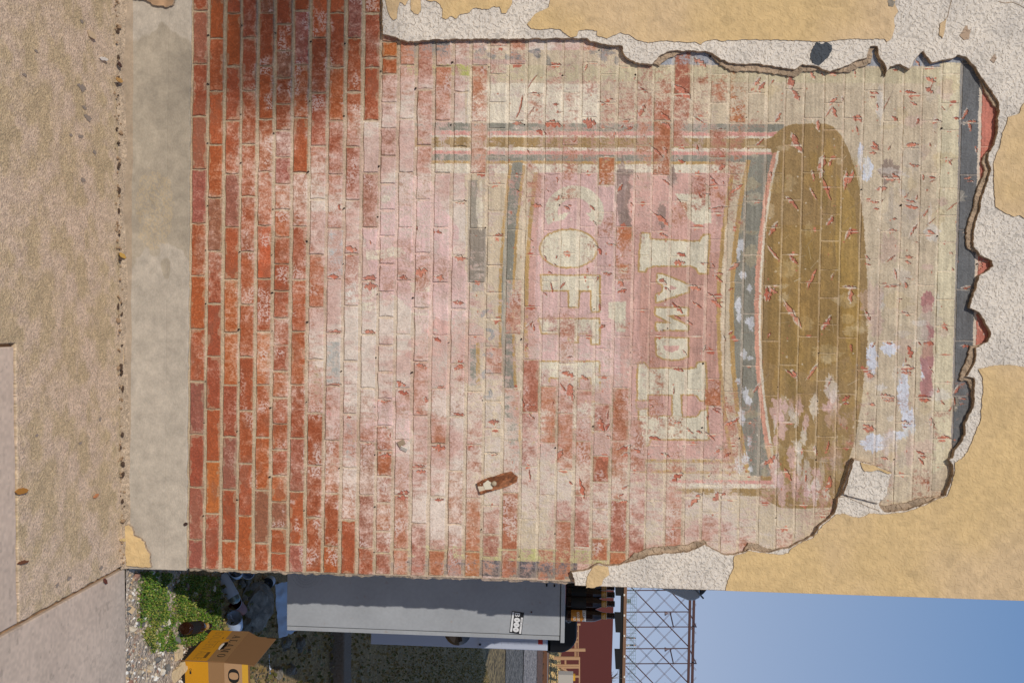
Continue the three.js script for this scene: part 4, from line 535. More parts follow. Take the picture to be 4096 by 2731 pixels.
// --- second, bluish cabinet further back, with a black hood on top
{
  const z = -1.5, r0 = at(1840, 2590, z).x, b = at(1482, 2560, z).y, tp = at(2190, 2600, z).y, x0 = EDGE - 0.02, W = r0 - x0, H = tp - b, xm = (r0 + x0) / 2, ym = (b + tp) / 2;
  const t = thing('meter_cabinet', 'bluish grey meter cabinet with round glass and vent panels behind the tall one', 'cabinet'), m = std({ color: new THREE.Color(0.44, 0.48, 0.58), roughness: 0.5 }), dark = std({ color: hex('#20242c') });
  mesh('housing', bevelBox(W, H, 0.3, 0.004, xm, ym, z - 0.15), m, t);
  const y1 = at(1910, 2585, z).y; mesh('upper_door', bevelBox(W - 0.01, tp - y1 - 0.01, 0.006, 0.001, xm, (tp + y1) / 2, z + 0.003), m, t);
  const gl = mesh('meter_glass', lathe([[0, 0.02], [0.05, 0.016], [0.075, 0]], 24).rotateX(Math.PI / 2), new THREE.MeshPhysicalMaterial({ color: hex('#3b2a1c'), roughness: 0.08, clearcoat: 1 }), t); gl.position.copy(at(1830, 2528, z));
  for (let i = 0; i < 9; i++) { const p = at(1936 + i * 27, 2572, z + 0.0065); const o = mesh('vent_panel', bevelBox(0.024, 0.03, 0.002, 0.0006), m, t); o.position.copy(p); }
  const rl = mesh('red_tag', boxG(0.03, 0.025, 0.002), std({ color: hex('#a8322c') }), t); rl.position.copy(at(2162, 2566, z + 0.008));
  const k = mesh('knob', new THREE.CylinderGeometry(0.006, 0.006, 0.012, 12).rotateX(Math.PI / 2), dark, t); k.position.copy(at(1920, 2577, z + 0.006));
  const hood = thing('black_hood', 'black round topped plastic hood standing on the meter cabinet', 'hood'), h0 = at(2186, 2600, z), h1 = at(2297, 2600, z), wd = 0.2, s = new THREE.Shape(); const hr = at(2240, 2612, z).x, hh = h1.y - tp;
  s.moveTo(-wd, 0); s.lineTo(0, 0); s.lineTo(0, hh - 0.09); s.absarc(-0.09, hh - 0.09, 0.09, 0, Math.PI / 2); s.lineTo(-wd, hh); s.closePath();
  mesh('shell', new THREE.ExtrudeGeometry(s, { depth: 0.18, bevelEnabled: true, bevelSize: 0.01, bevelThickness: 0.01, bevelSegments: 3, curveSegments: 12 }).translate(hr, tp + 0.004, z - 0.22), std({ color: hex('#0d0e12'), roughness: 0.35 }), hood);
  mesh('base_rim', boxG(wd + 0.02, 0.014, 0.2, hr - wd / 2, tp + 0.007, z - 0.13), std({ color: hex('#141519') }), hood);
}
// --- grey lamp on the side wall
{
  const z = -0.75, p = (x, y) => { const q = at(x, y, z); return [q.x, q.y]; }, t = thing('wall_lamp', 'grey tapered lamp housing mounted high beside the stucco corner', 'lamp');
  const [lx] = p(2700, 2340), pts = [[lx - 0.1, p(2600, 2340)[1]], p(2630, 2357), p(2700, 2388), p(2756, 2412), p(2782, 2413), p(2804, 2402), [p(2800, 2394)[0], p(2806, 2394)[1]], [lx - 0.1, p(2806, 2394)[1]]];
  mesh('housing', slab(pts, 0.16, z - 0.2, 0.012), std({ color: hex('#a3a9ae'), roughness: 0.45, metalness: 0.1 }), t);
  mesh('dark_rim', slab([[lx - 0.1, p(2806, 2390)[1] + 0.001], [p(2800, 2396)[0], p(2806, 2390)[1] + 0.001], p(2822, 2384), p(2832, 2372), [lx - 0.1, p(2832, 2372)[1]]], 0.15, z - 0.195, 0.006), std({ color: hex('#2e3338'), roughness: 0.4 }), t);
  mesh('lens_ring', rod(V3(lx + 0.005, p(2770, 2390)[1], z + 0.002), V3(p(2785, 2392)[0], p(2815, 2385)[1], z + 0.002), 0.004), std({ color: hex('#6d747a') }), t);
}
// --- beer bottles
const amber = new THREE.MeshPhysicalMaterial({ color: new THREE.Color(0.035, 0.012, 0.006), roughness: 0.12, transmission: 0.3, thickness: 0.03, ior: 1.5, attenuationColor: new THREE.Color(0.5, 0.16, 0.03), attenuationDistance: 0.02 });
const bottleGeo = lathe([[0, 0], [0.026, 0], [0.0295, 0.004], [0.0305, 0.012], [0.0305, 0.125], [0.029, 0.138], [0.022, 0.158], [0.0165, 0.172], [0.0142, 0.19], [0.0132, 0.216], [0.0142, 0.217], [0.0142, 0.223], [0.0132, 0.224], [0.0145, 0.23], [0.0125, 0.233], [0.011, 0.226]], 28);
function print(w, h, draw) { const c = canvasOf(w, h), g = c.getContext('2d'); draw(g, w, h); const t = new THREE.CanvasTexture(c); t.colorSpace = THREE.SRGBColorSpace; return t; }
const aleLabel = print(512, 512, (g, w, h) => { g.fillStyle = '#c07c22'; g.fillRect(0, 0, w, h); g.fillStyle = '#d9d6d0'; g.fillRect(0, 0, w, 128); g.fillStyle = '#c07c22'; g.beginPath(); g.moveTo(150, 128); g.lineTo(256, 60); g.lineTo(362, 128); g.fill(); g.fillStyle = '#d1862c'; g.fillRect(0, 120, w, 40); g.fillStyle = '#17181c'; g.font = 'bold 92px serif'; g.textAlign = 'center'; g.fillText('ALAMO', 256, 108); g.fillStyle = '#e8e2d4'; g.font = 'bold 118px sans-serif'; g.save(); g.translate(256, 300); g.rotate(-0.09); g.scale(0.8, 1); g.fillText('GOLDEN', 0, 0); g.fillText('ALE', 30, 130); g.restore(); });
const neckLabel = print(256, 256, (g, w, h) => { g.fillStyle = '#b8842c'; g.fillRect(0, 0, w, h); g.fillStyle = '#ded8c8'; g.fillRect(0, 0, w, 14); g.fillRect(0, h - 12, w, 12); g.fillStyle = '#d8cba8'; g.font = 'bold 64px sans-serif'; g.textAlign = 'center'; g.fillText('GOLD', 128, 120); g.fillText('ALE', 128, 190); });
const darkLabel = std({ color: hex('#14120f'), roughness: 0.7 }), aleMat = std({ map: aleLabel, roughness: 0.6 }), neckMat = std({ map: neckLabel, roughness: 0.6 });
const wrapG = (r, h, y, arc = 1.9) => new THREE.CylinderGeometry(r, r, h, 20, 1, true, -arc / 2, arc).translate(0, y, 0);
function bottle(label, pos, kind, group) {
  const t = thing('beer_bottle', label, 'bottle', group); t.position.copy(pos);
  mesh('glass', bottleGeo, amber, t);
  mesh('label', wrapG(0.0309, 0.07, 0.062, 2.6), kind ? aleMat : darkLabel, t);
  mesh('neck_label', wrapG(0.0172, 0.027, 0.182, 2.7).scale(1, 1, 1), neckMat, t);
  return t;
}
{
  const y = cabT + 0.003, z = CZ - 0.06, bx = (py, zz) => at(2420, py, zz).x;
  bottle('brown beer bottle with an orange ALAMO GOLDEN ALE label turned to the street', V3(bx(2462, z), y, z), 1).rotation.y = 0.25;
  bottle('brown beer bottle with a dark body label in the middle of three on the cabinet', V3(bx(2414, z - 0.01), y, z - 0.01), 0).rotation.y = 0.1;
  bottle('brown beer bottle with a dark body label half behind the stucco corner', V3(bx(2378, z - 0.04), y, z - 0.04), 0).rotation.y = 0;
  bottle('brown beer bottle hidden deepest behind the stucco corner on the cabinet', V3(bx(2348, z - 0.07), y, z - 0.07), 0).rotation.y = 0.5;
  const cup = thing('plastic_cup', 'small clear plastic cup lying behind the beer bottles on the cabinet', 'cup'); cup.position.copy(V3(bx(2478, z - 0.05), y + 0.016, z - 0.05)); mesh('wall', lathe([[0, -0.02], [0.012, -0.02], [0.016, 0.02], [0.015, 0.02]], 16).rotateX(Math.PI / 2), std({ color: hex('#c9ccd2'), roughness: 0.3 }), cup);
}
// --- bottle lying in the weeds
{
  const a = gp(702, 2516), t = bottle('empty brown beer bottle lying on its side in the green weeds', V3(a.x + 0.002, yardY(a.x, a.z) + 0.058, a.z - 0.02), 0); t.rotation.set(-1.40, 0, -0.24);
}
// --- beer carton
const cart = { x: 1.575, z0: -0.55, z1: -0.93, w: 0.33, h: 0.222 };
{
  const p0 = gp(737, 2640), p1 = gp(846, 2519); cart.x = p0.x + 0.004; cart.z0 = p0.z; cart.z1 = p1.z;
  const t = thing('beer_carton', 'open yellow and brown ALAMO GOLDEN ALE beer carton on the gravel', 'carton'), y = yardY(cart.x, cart.z0) + 0.004, L = cart.z0 - cart.z1, H = cart.h, kraft = '#94704a';
  t.position.set(cart.x, y, cart.z0); t.rotation.y = Math.atan2(p1.x - p0.x, L) * -1;
  const icon = (g, x, y2) => { g.fillStyle = '#2b2117'; g.fillRect(x, y2, 46, 26); g.beginPath(); g.arc(x - 24, y2 + 13, 14, 0, 7); g.lineWidth = 6; g.strokeStyle = '#2b2117'; g.stroke(); };
  const sideT = print(1024, 640, (g, w, h) => { g.fillStyle = kraft; g.fillRect(0, 0, w, h); g.fillStyle = '#c98c0e'; g.fillRect(0, 250, w, 310); g.fillRect(300, 190, 330, 70); g.fillStyle = '#241b12'; g.fillRect(0, 560, w, 80); g.fillStyle = '#221a14'; g.font = 'bold 150px serif'; g.textAlign = 'center'; g.fillText('A L A M O', 520, 170); g.fillStyle = '#b07d1c'; g.font = 'bold 170px sans-serif'; g.save(); g.translate(510, 470); g.scale(0.92, 1); g.fillText('GOLDEN ALE', 0, 0); g.restore(); g.fillStyle = '#6b4a10'; g.fillRect(740, 300, 190, 44); g.fillRect(360, 300, 12, 40); g.fillRect(390, 322, 200, 6); g.fillRect(230, 292, 60, 14); });
  const frontT = print(1024, 640, (g, w, h) => { g.fillStyle = kraft; g.fillRect(0, 0, w, h); g.fillStyle = '#c98c0e'; g.fillRect(0, 230, w, 330); g.fillStyle = '#241b12'; g.fillRect(0, 560, w, 80); icon(g, 150, 470); g.save(); g.translate(150, 400); g.restore(); g.fillStyle = '#b07d1c'; g.font = 'bold 190px sans-serif'; g.fillText('GOLDEN', 320, 470); });
  const flapT = print(1024, 512, (g, w, h) => { g.fillStyle = '#b08b66'; g.fillRect(0, 0, w, h); g.fillStyle = '#d2a030'; g.fillRect(0, 0, w, 130); g.fillStyle = '#181512'; g.font = 'bold 330px serif'; g.fillText('OVA', 60, 430); });
  const kb = std({ color: hex('#83603e'), roughness: 0.95 }), panel = (name, w, h, map) => { const g = new THREE.BoxGeometry(w, h, 0.004); return mesh(name, g, [kb, kb, kb, kb, map ? std({ map, roughness: 0.85 }) : kb, kb], t); };
  const cutH = canvasOf(4, 4);
  { const s = new THREE.Shape(); s.moveTo(-L / 2, 0); s.lineTo(L / 2, 0); s.lineTo(L / 2, H); s.lineTo(-L / 2, H); s.closePath(); const hole = new THREE.Path(); const hx = 0.0, hy = H * 0.68; hole.absellipse(hx, hy, 0.05, 0.017, 0, Math.PI * 2); s.holes.push(hole);
    const g = new THREE.ExtrudeGeometry(s, { depth: 0.004, bevelEnabled: false, curveSegments: 18 }), p = g.attributes.position, uv = g.attributes.uv; for (let i = 0; i < p.count; i++) uv.setXY(i, p.getX(i) / L + 0.5, p.getY(i) / H);
    const m = mesh('side_panel', g, [std({ map: sideT, roughness: 0.85 }), kb], t); m.rotation.y = -Math.PI / 2; m.position.set(0, 0, -L / 2); 
    const lip = mesh('handle_lip', boxG(0.002, 0.012, 0.09), std({ color: hex('#e6e2da') }), t); lip.position.set(0.006, hy - 0.016, -L / 2); }
  panel('front_panel', cart.w, H, frontT).position.set(cart.w / 2, H / 2, 0);
  const bk = panel('back_panel', cart.w, H); bk.position.set(cart.w / 2, H / 2, -L); const rs = panel('side_panel', L, H); rs.rotation.y = Math.PI / 2; rs.position.set(cart.w, H / 2, -L / 2); const bt = panel('bottom', cart.w, L); bt.rotation.x = -Math.PI / 2; bt.position.set(cart.w / 2, 0.003, -L / 2);
  const ff = panel('front_flap', cart.w, 0.12, flapT); ff.position.set(cart.w / 2 + 0.001, H + 0.058, 0.006); ff.rotation.x = 0.08;
  const s2 = new THREE.Shape(); s2.moveTo(-L / 2, 0); s2.lineTo(L / 2, 0); s2.lineTo(L / 2 - 0.01, 0.14); s2.lineTo(-L / 2 + 0.02, 0.15); s2.lineTo(-L / 2 + 0.04, 0.06); s2.closePath();
  const sf = mesh('side_flap', new THREE.ExtrudeGeometry(s2, { depth: 0.004, bevelEnabled: false }), kb, t); sf.position.set(0.002, H, -L / 2); sf.rotation.set(0, -Math.PI / 2, 0); sf.rotateX(-0.12);
}
// --- litter in the shade
const litterMat = std({ color: hex('#c3cede'), roughness: 0.6 }), can = std({ color: hex('#7f8a86'), roughness: 0.35, metalness: 0.6 }), redCup = std({ color: hex('#6d1018'), roughness: 0.5 });
function tumbler(name, label, category, px, py, r, h, rx, ry, rz, parts, group) {
  const g = gp(px, py), t = thing(name, label, category, group); t.position.set(g.x, yardY(g.x, g.z) + r * 0.9 + 0.004, g.z); t.rotation.set(rx, ry, rz);
  parts(t, r, h); return t;
}
const cupShell = (r, h, mat = litterMat) => (t) => { mesh('wall', lathe([[0, -h / 2], [r * 0.72, -h / 2], [r, h / 2], [r * 0.96, h / 2], [r * 0.7, -h / 2 + 0.003]], 20), mat, t); mesh('rim', new THREE.TorusGeometry(r, 0.002, 6, 24).rotateX(Math.PI / 2).translate(0, h / 2, 0), litterMat, t); };
tumbler('paper_cup', 'pale paper cup lying half behind the foot of the wall corner', 'cup', 955, 2288, 0.04, 0.1, 1.2, 0.2, 0.5, (t) => cupShell(0.042, 0.1)(t));
tumbler('paper_cup', 'pale paper cup lying beside a stone at the wall foot', 'cup', 1016, 2290, 0.035, 0.09, 1.4, 0, 0.2, (t) => cupShell(0.036, 0.085)(t));
tumbler('spray_can', 'silver spray can with a domed cap and pale side lying in the shade', 'can', 925, 2352, 0.034, 0.16, 0.5, 0.2, -1.0, (t) => { mesh('body', lathe([[0, -0.08], [0.033, -0.08], [0.033, 0.05], [0.028, 0.06]], 24), litterMat, t); mesh('domed_cap', lathe([[0.031, 0.05], [0.03, 0.075], [0.02, 0.09], [0, 0.095]], 24), can, t); });
tumbler('soda_cup', 'dark red and white drink cup lying among the rubble', 'cup', 968, 2428, 0.04, 0.13, 1.3, 0.5, 0.7, (t) => { cupShell(0.04, 0.12, redCup)(t); mesh('white_band', wrapG(0.0395, 0.05, 0.02, 2.2), litterMat, t); });
tumbler('white_mug', 'white mug with a round handle lying in front of the flat stone', 'mug', 946, 2490, 0.045, 0.11, 0.9, 0.4, 0.85, (t) => { mesh('wall', lathe([[0, -0.055], [0.042, -0.055], [0.045, -0.05], [0.045, 0.05], [0.042, 0.05], [0.042, -0.045]], 28), litterMat, t); mesh('handle', new THREE.TorusGeometry(0.026, 0.006, 8, 20).translate(-0.05, 0, 0), litterMat, t); });
tumbler('tin_can', 'round tin with a dark opening lying under the tall cabinet', 'can', 1098, 2328, 0.036, 0.07, 1.5, 0.3, 0, (t) => { mesh('wall', lathe([[0, -0.03], [0.034, -0.03], [0.034, 0.03], [0.03, 0.03], [0.03, -0.024]], 24), litterMat, t); mesh('lid', new THREE.RingGeometry(0.012, 0.034, 24).rotateX(-Math.PI / 2).translate(0, 0.031, 0), std({ color: hex('#2b2f33') }), t); });
{
  const g = gp(1125, 2442), t = thing('plastic_sheet', 'crumpled pale plastic sheet under the tall cabinet', 'plastic sheet'), m = new THREE.PlaneGeometry(0.34, 0.14, 26, 12), p = m.attributes.position; for (let i = 0; i < p.count; i++) { const x = p.getX(i), y = p.getY(i); p.setZ(i, 0.035 * fbm(x * 22 + 5, y * 22, 3) + 0.03); p.setX(i, x + 0.02 * (vn(y * 60, x * 9) - 0.5)); }
  m.computeVertexNormals(); mesh('sheet', m, litterMat, t); t.position.set(g.x - 0.02, yardY(g.x, g.z) + 0.07, g.z - 0.02); t.rotation.set(-0.9, 0, 0.1);
  const sp = thing('plastic_spoon', 'white plastic spoon lying on dark ground behind the carton', 'spoon'), a = gp(1107, 2618), b = gp(1114, 2712); sp.position.set(a.x, yardY(a.x, a.z) + 0.03, a.z); const d = V3(b.x - a.x, 0, b.z - a.z); sp.rotation.y = Math.atan2(-d.z, d.x);
  mesh('handle', bevelBox(0.1, 0.003, 0.008, 0.001, 0.05, 0, 0), std({ color: hex('#cfd6e2') }), sp); mesh('bowl', new THREE.SphereGeometry(0.016, 16, 8, 0, Math.PI * 2, Math.PI / 2, Math.PI / 2).scale(1.5, 0.4, 1).translate(0.118, 0.004, 0), std({ color: hex('#cfd6e2') }), sp);
}
const rockMap = tex(256, 256, (x, y) => { const k = 0.65 + 0.6 * pfbm(x / 256 * 16, y / 256 * 16, 16, 4); return [138 * k, 130 * k, 118 * k]; });
const rockMat = std({ map: rockMap, bumpMap: dirtBump, bumpScale: 0.004 }), paleRock = std({ map: rockMap, color: hex('#ffffff'), emissive: 0x000000 });
{
  const g = gp(1040, 2415), t = tag(mesh('flat_rock', stone(0.16, 0.16, 2).scale(1.0, 0.34, 0.75), rockMat), 'large flat grey rock lying under the tall cabinet', 'rock'); t.position.set(g.x + 0.02, yardY(g.x, g.z) + 0.05, g.z); t.rotation.set(0.5, 0.4, -0.1);
  const geos = [stone(0.05, 0.25), stone(0.05, 0.3), stone(0.05, 0.22)];
  for (const [px, py, s] of [[1010, 2500, 1], [1030, 2520, 0.8], [1045, 2495, 0.7], [1060, 2505, 0.6], [985, 2480, 0.7], [1000, 2335, 0.6], [1025, 2325, 0.6], [1180, 2570, 0.9], [1235, 2570, 0.9], [1150, 2690, 1.0], [1200, 2680, 0.8], [1215, 2690, 0.6], [1070, 2480, 0.6], [990, 2530, 0.7], [1015, 2540, 0.6], [960, 2310, 0.5], [1185, 2590, 0.6], [1240, 2600, 0.5], [1277, 2604, 0.4]]) {
    const p = gp(px, py), o = tag(mesh('rubble_stone', geos[Math.floor(rnd() * 3)], rockMat), 'small grey rubble stone lying in the shaded yard', 'stone', 'rubble stones in the shade'); o.position.set(p.x, yardY(p.x, p.z) + 0.02 * s, p.z); o.scale.set(s, s * 0.7, s); o.rotation.set(rr(0, 3), rr(0, 3), rr(0, 3));
  }
  // flat tan stones by the carton
  for (const [px, py, w, h, lab] of [[722, 2608, 0.07, 0.05, 'square pale tan stone flake beside the carton'], [718, 2690, 0.05, 0.12, 'long pale tan stone flake at the carton front'], [705, 2600, 0.03, 0.06, 'narrow tan stone flake in the gravel']]) { const p = gp(px, py), o = tag(mesh('stone_flake', new THREE.ExtrudeGeometry(shapeOf(rough([[-w / 2, -h / 2], [w / 2, -h * 0.4], [w * 0.4, h / 2], [-w * 0.4, h * 0.45]], 0.015, 0.005)), { depth: 0.012, bevelEnabled: true, bevelSize: 0.003, bevelThickness: 0.003 }).rotateX(-Math.PI / 2), std({ color: hex('#cdb690'), bumpMap: dirtBump, bumpScale: 0.003 })), lab, 'stone'); o.position.set(p.x, yardY(p.x, p.z) + 0.014, p.z); o.rotation.set(0.2, rr(-0.3, 0.3), 0.1); }
}
// --- timber lying across the shaded yard
{
  const a = gp(1375, 2560), t = tag(mesh('timber_beam', bevelBox(9, 0.13, 0.26, 0.012), std({ color: hex('#7a6a5a'), bumpMap: dirtBump, bumpScale: 0.01 })), 'long dark weathered timber lying across the shaded yard', 'timber'); t.position.set(EDGE + 4.8, yardY(5, a.z) + 0.05, a.z - 0.1); t.rotation.y = 0.02;
}
// --- gravel and weeds
{
  const n = 5200, g = stone(1, 0.3, 0), m = new THREE.InstancedMesh(g, std({ color: 0xffffff, roughness: 0.95 }), n), M = new THREE.Matrix4(), q = new THREE.Quaternion(), c = new THREE.Color();
  const pal = ['#c9bca6', '#b3a692', '#d8cfc0', '#8f8578', '#a08c7c', '#6f6d6a', '#c4ab88', '#94705f', '#e4e0d8'];
  let k = 0;
  while (k < n) { const x = rr(EDGE - 0.0, 3.2), z = -0.02 - Math.pow(rnd(), 1.3) * 1.3, w = fbm(x * 7 + 2, z * 7, 3), r = rnd() < 0.04 ? rr(0.012, 0.022) : rr(0.003, 0.009); if (w < 0.36) continue; q.setFromEuler(new THREE.Euler(rr(0, 6), rr(0, 6), rr(0, 6))); M.compose(V3(x, yardY(x, z) + 0.011 * sst(-1.3, -0.5, z) + r * 0.35, z), q, V3(r, r * 0.75, r)); m.setMatrixAt(k, M); m.setColorAt(k, c.set(pal[Math.floor(rnd() * pal.length)])); k++; }
  m.name = 'gravel'; m.userData = { kind: 'stuff', label: 'loose pale gravel along the pavement edge', category: 'gravel' }; add(m);
}
function leafField(name, label, poly, n, size, tall, cols, lean = 0.7) {
  const g = new THREE.BufferGeometry(); g.setAttribute('position', new THREE.Float32BufferAttribute([0, 0, 0, 0.4, 0.5, 0.12, 0, 1, 0, -0.4, 0.5, 0.12], 3)); g.setIndex([0, 1, 2, 0, 2, 3]); g.computeVertexNormals();
  const m = new THREE.InstancedMesh(g, new THREE.MeshPhysicalMaterial({ color: 0xffffff, roughness: 0.7, transmission: 0.3, thickness: 0, side: THREE.DoubleSide }), n), M = new THREE.Matrix4(), q = new THREE.Quaternion(), c = new THREE.Color();
  const P2 = poly.map(([x, y]) => { const p = gp(x, y); return [p.x, p.z]; }), xs = P2.map((p) => p[0]), zs = P2.map((p) => p[1]); let k = 0, guard = 0;
  while (k < n && guard++ < n * 60) { const x = rr(Math.min(...xs), Math.max(...xs)), z = rr(Math.min(...zs), Math.max(...zs)); if (!inside(P2, x, z)) continue; const d = fbm(x * 9 + 3, z * 9 + 8, 3); if (d < 0.43 && rnd() < 0.85) continue; const s = size * rr(0.6, 1.4), y = yardY(x, z) + 0.008 + tall * sst(0.4, 0.65, d) * rnd(); q.setFromEuler(new THREE.Euler(rr(-lean, lean) + 0.6, rr(0, 6.3), rr(-lean, lean), 'YXZ')); M.compose(V3(x, y, z), q, V3(s, s, s)); m.setMatrixAt(k, M); const t = rnd() * 0.55 + 0.45 * fbm(x * 5, z * 5, 2); m.setColorAt(k, c.set(cols[Math.floor(t * cols.length) % cols.length])); k++; }
  m.count = k; m.name = name; m.userData = { kind: 'stuff', label, category: 'weeds' }; add(m); return m;
}
leafField('weeds', 'low bright green weeds at the wall corner', [[560, 2284], [640, 2292], [760, 2300], [900, 2310], [900, 2420], [880, 2530], [850, 2530], [790, 2570], [690, 2600], [610, 2610], [570, 2560], [550, 2480], [545, 2380]], 17000, 0.009, 0.05, ['#3f6412', '#527f16', '#66961e', '#7c9a30', '#a0a444', '#486e1c', '#b8b060', '#8e8c40']);
leafField('dry_grass', 'dry brown grass in the shaded yard', [[900, 2300], [1900, 2420], [1990, 2731], [1900, 2900], [1000, 2900], [880, 2620]], 15000, 0.03, 0.03, ['#84703f', '#96804e', '#66662f', '#a8925e', '#7a643c'], 1.1);

// ================================================================ far side of the yard: tracks, shed, bridge
const gravelTex = (r, g, b, s) => { const a = wave(512, 40, 2, s), c = wave(512, 120, 1, s + 3); const t = tex(512, 512, (x, y) => { const k = 0.45 + 0.7 * sst(0.25, 0.75, a(x, y)) + 0.25 * (c(x, y) - 0.5); return [r * k, g * k, b * k]; }); t.repeat.set(0.35, 0.35); return t; };
const level = (px) => onGround(px, 2640, -0.1).z;
const strip = (name, a, b, y, mat) => { const z0 = level(b), z1 = level(a); return struct(name, lay(() => y, 160, z1 - z0, 4, 4, -20, z0), mat); };
strip('straw_verge', 1800, 2022, -0.10, std({ map: gravelTex(176, 152, 104, 1), bumpMap: dirtBump, bumpScale: 0.05 }));
strip('grey_ballast', 2020, 2092, -0.08, std({ map: gravelTex(150, 146, 138, 4), bumpMap: dirtBump, bumpScale: 0.06 }));
strip('white_ballast', 2090, 2146, -0.05, std({ map: gravelTex(206, 196, 188, 7), bumpMap: dirtBump, bumpScale: 0.06 }));
strip('track_bed', 2144, 2186, -0.03, std({ map: gravelTex(122, 86, 62, 2) }));
strip('tan_field', 2184, 2250, -0.02, std({ map: gravelTex(206, 176, 128, 5) }));
{
  const zr = (level(2146) + level(2186)) / 2, rust = std({ color: hex('#6a4630'), roughness: 0.8 }), bright = std({ color: hex('#c9c4bc'), roughness: 0.3, metalness: 0.8 });
  for (const [dz, lab] of [[0.9, 'rusty railway rail next to the white ballast'], [-0.9, 'rusty railway rail next to the tan field'], [-4.6, 'second track rail with a worn bright head'], [-7.4, 'farther rail beyond the bright one']]) { const t = thing('rail', lab, 'rail'); t.position.set(50, 0, zr + dz); mesh('web', boxG(150, 0.16, 0.06, 0, 0.06, 0), rust, t); mesh('head', boxG(150, 0.05, 0.08, 0, 0.165, 0), dz < -4 && dz > -5 ? bright : rust, t); mesh('foot', boxG(150, 0.03, 0.15, 0, -0.015, 0), rust, t); }
  for (let k = 16; k < 36; k++) { const t = tag(mesh('railway_tie', boxG(0.26, 0.1, 2.6), std({ color: hex('#57402e') })), 'brown timber tie under the near rails', 'tie', 'railway ties'); t.position.set(8 + k * 0.75, 0, zr); }
}
// dark red shed with ribbed walls
{
  const A = at(2300, 2330, -104), Bq = at(2300, 2790, -84), t = thing('red_shed', 'long dark red metal shed with ribbed walls beyond the tracks', 'building'), wallM = std({ color: hex('#5e2a24'), roughness: 0.7 }), dir = V3(Bq.x - A.x, 0, Bq.z - A.z), L = dir.length();
  t.position.set(A.x, -0.1, A.z); t.rotation.y = Math.atan2(-dir.z, dir.x);
  const H = at(2431, 2510, -95).y + 0.1, s = new THREE.Shape(); s.moveTo(0, 0); const n = 70; for (let k = 0; k < n; k++) { const x = k / n * L, w = L / n; s.lineTo(x + w * 0.1, 0.05); s.lineTo(x + w * 0.4, 0.05); s.lineTo(x + w * 0.5, 0); s.lineTo(x + w, 0); } s.lineTo(L, -12); s.lineTo(0, -12); s.closePath();
  mesh('wall', new THREE.ExtrudeGeometry(s, { depth: H, bevelEnabled: false }).rotateX(-Math.PI / 2), wallM, t);
  mesh('eave', boxG(L + 0.4, 0.18, 0.3, L / 2, H, 0.1), std({ color: hex('#3a1c1a') }), t); mesh('roof', boxG(L + 0.4, 0.12, 12.4, L / 2, H + 0.12, -5.9), std({ color: hex('#4a2522') }), t);
  for (const [x, y, c] of [[0.52, 0.82, '#d8d0cc'], [0.53, 0.62, '#c07a74']]) mesh('vent_box', boxG(0.22, 0.22, 0.12, x * L, y * H, 0.08), std({ color: hex(c) }), t);
  mesh('wall_lamp', boxG(0.3, 0.4, 0.3, L * 0.87, H * 0.78, 0.15), std({ color: hex('#1d1413') }), t);
}
// new timber framing in front of the shed
{
  const wood = std({ color: hex('#b08a66'), roughness: 0.8 }), z = -74;
  const frame = (label, posts, rails, extra = []) => { const t = thing('timber_frame', label, 'fence', 'timber framing before the shed'); for (const [py, a, b, w] of posts) { const p = at(a, py, z), q = at(b, py, z); mesh('post', bar(p, q, w ?? 0.14), wood, t); } for (const [px, y0, y1, w] of rails) mesh('rail', bar(at(px, y0, z - 0.1), at(px, y1, z - 0.1), w ?? 0.1), wood, t); for (const g of extra) mesh('brace', g, wood, t); };
  frame('pale timber rail framing with thin posts before the red shed', [[2497, 2232, 2322], [2523, 2232, 2312, 0.1], [2551, 2232, 2312, 0.1], [2566, 2232, 2312, 0.1], [2599, 2232, 2342, 0.2]], [[2301, 2478, 2630], [2308, 2495, 2630, 0.06], [2314, 2495, 2630, 0.06]]);
  frame('pale timber deck framing with crossed boards before the red shed', [[2632, 2215, 2318, 0.22], [2660, 2225, 2316, 0.12], [2668, 2232, 2316, 0.16], [2705, 2232, 2318, 0.14]], [[2318, 2628, 2731], [2262, 2628, 2731, 0.14]], [bar(at(2240, 2668, z), at(2276, 2700, z), 0.16), bar(at(2244, 2672, z + 0.3), at(2274, 2690, z + 0.3), 0.12)]);
  const box = thing('site_box', 'pale box with a yellow top beside the timber framing', 'box'); const p = at(2236, 2722, -70); mesh('body', boxG(1.2, 1.1, 0.8, p.x, p.y + 0.5, p.z), std({ color: hex('#b4aca0') }), box); mesh('lid', boxG(0.4, 0.16, 0.4, p.x - 0.3, p.y + 1.13, p.z), std({ color: hex('#c9962a') }), box);
  const hay = tag(mesh('straw_bank', lay((x, zz) => -0.02 + 1.1 * sst(0, 1, 1 - Math.abs((zz + 78) / 3)) * (0.7 + 0.5 * fbm(x * 0.7, zz, 3)), 20, 6, 60, 12, 16, -81), std({ map: gravelTex(208, 172, 110, 9) })), 'low bank of pale dry straw below the shed', 'bank');
}
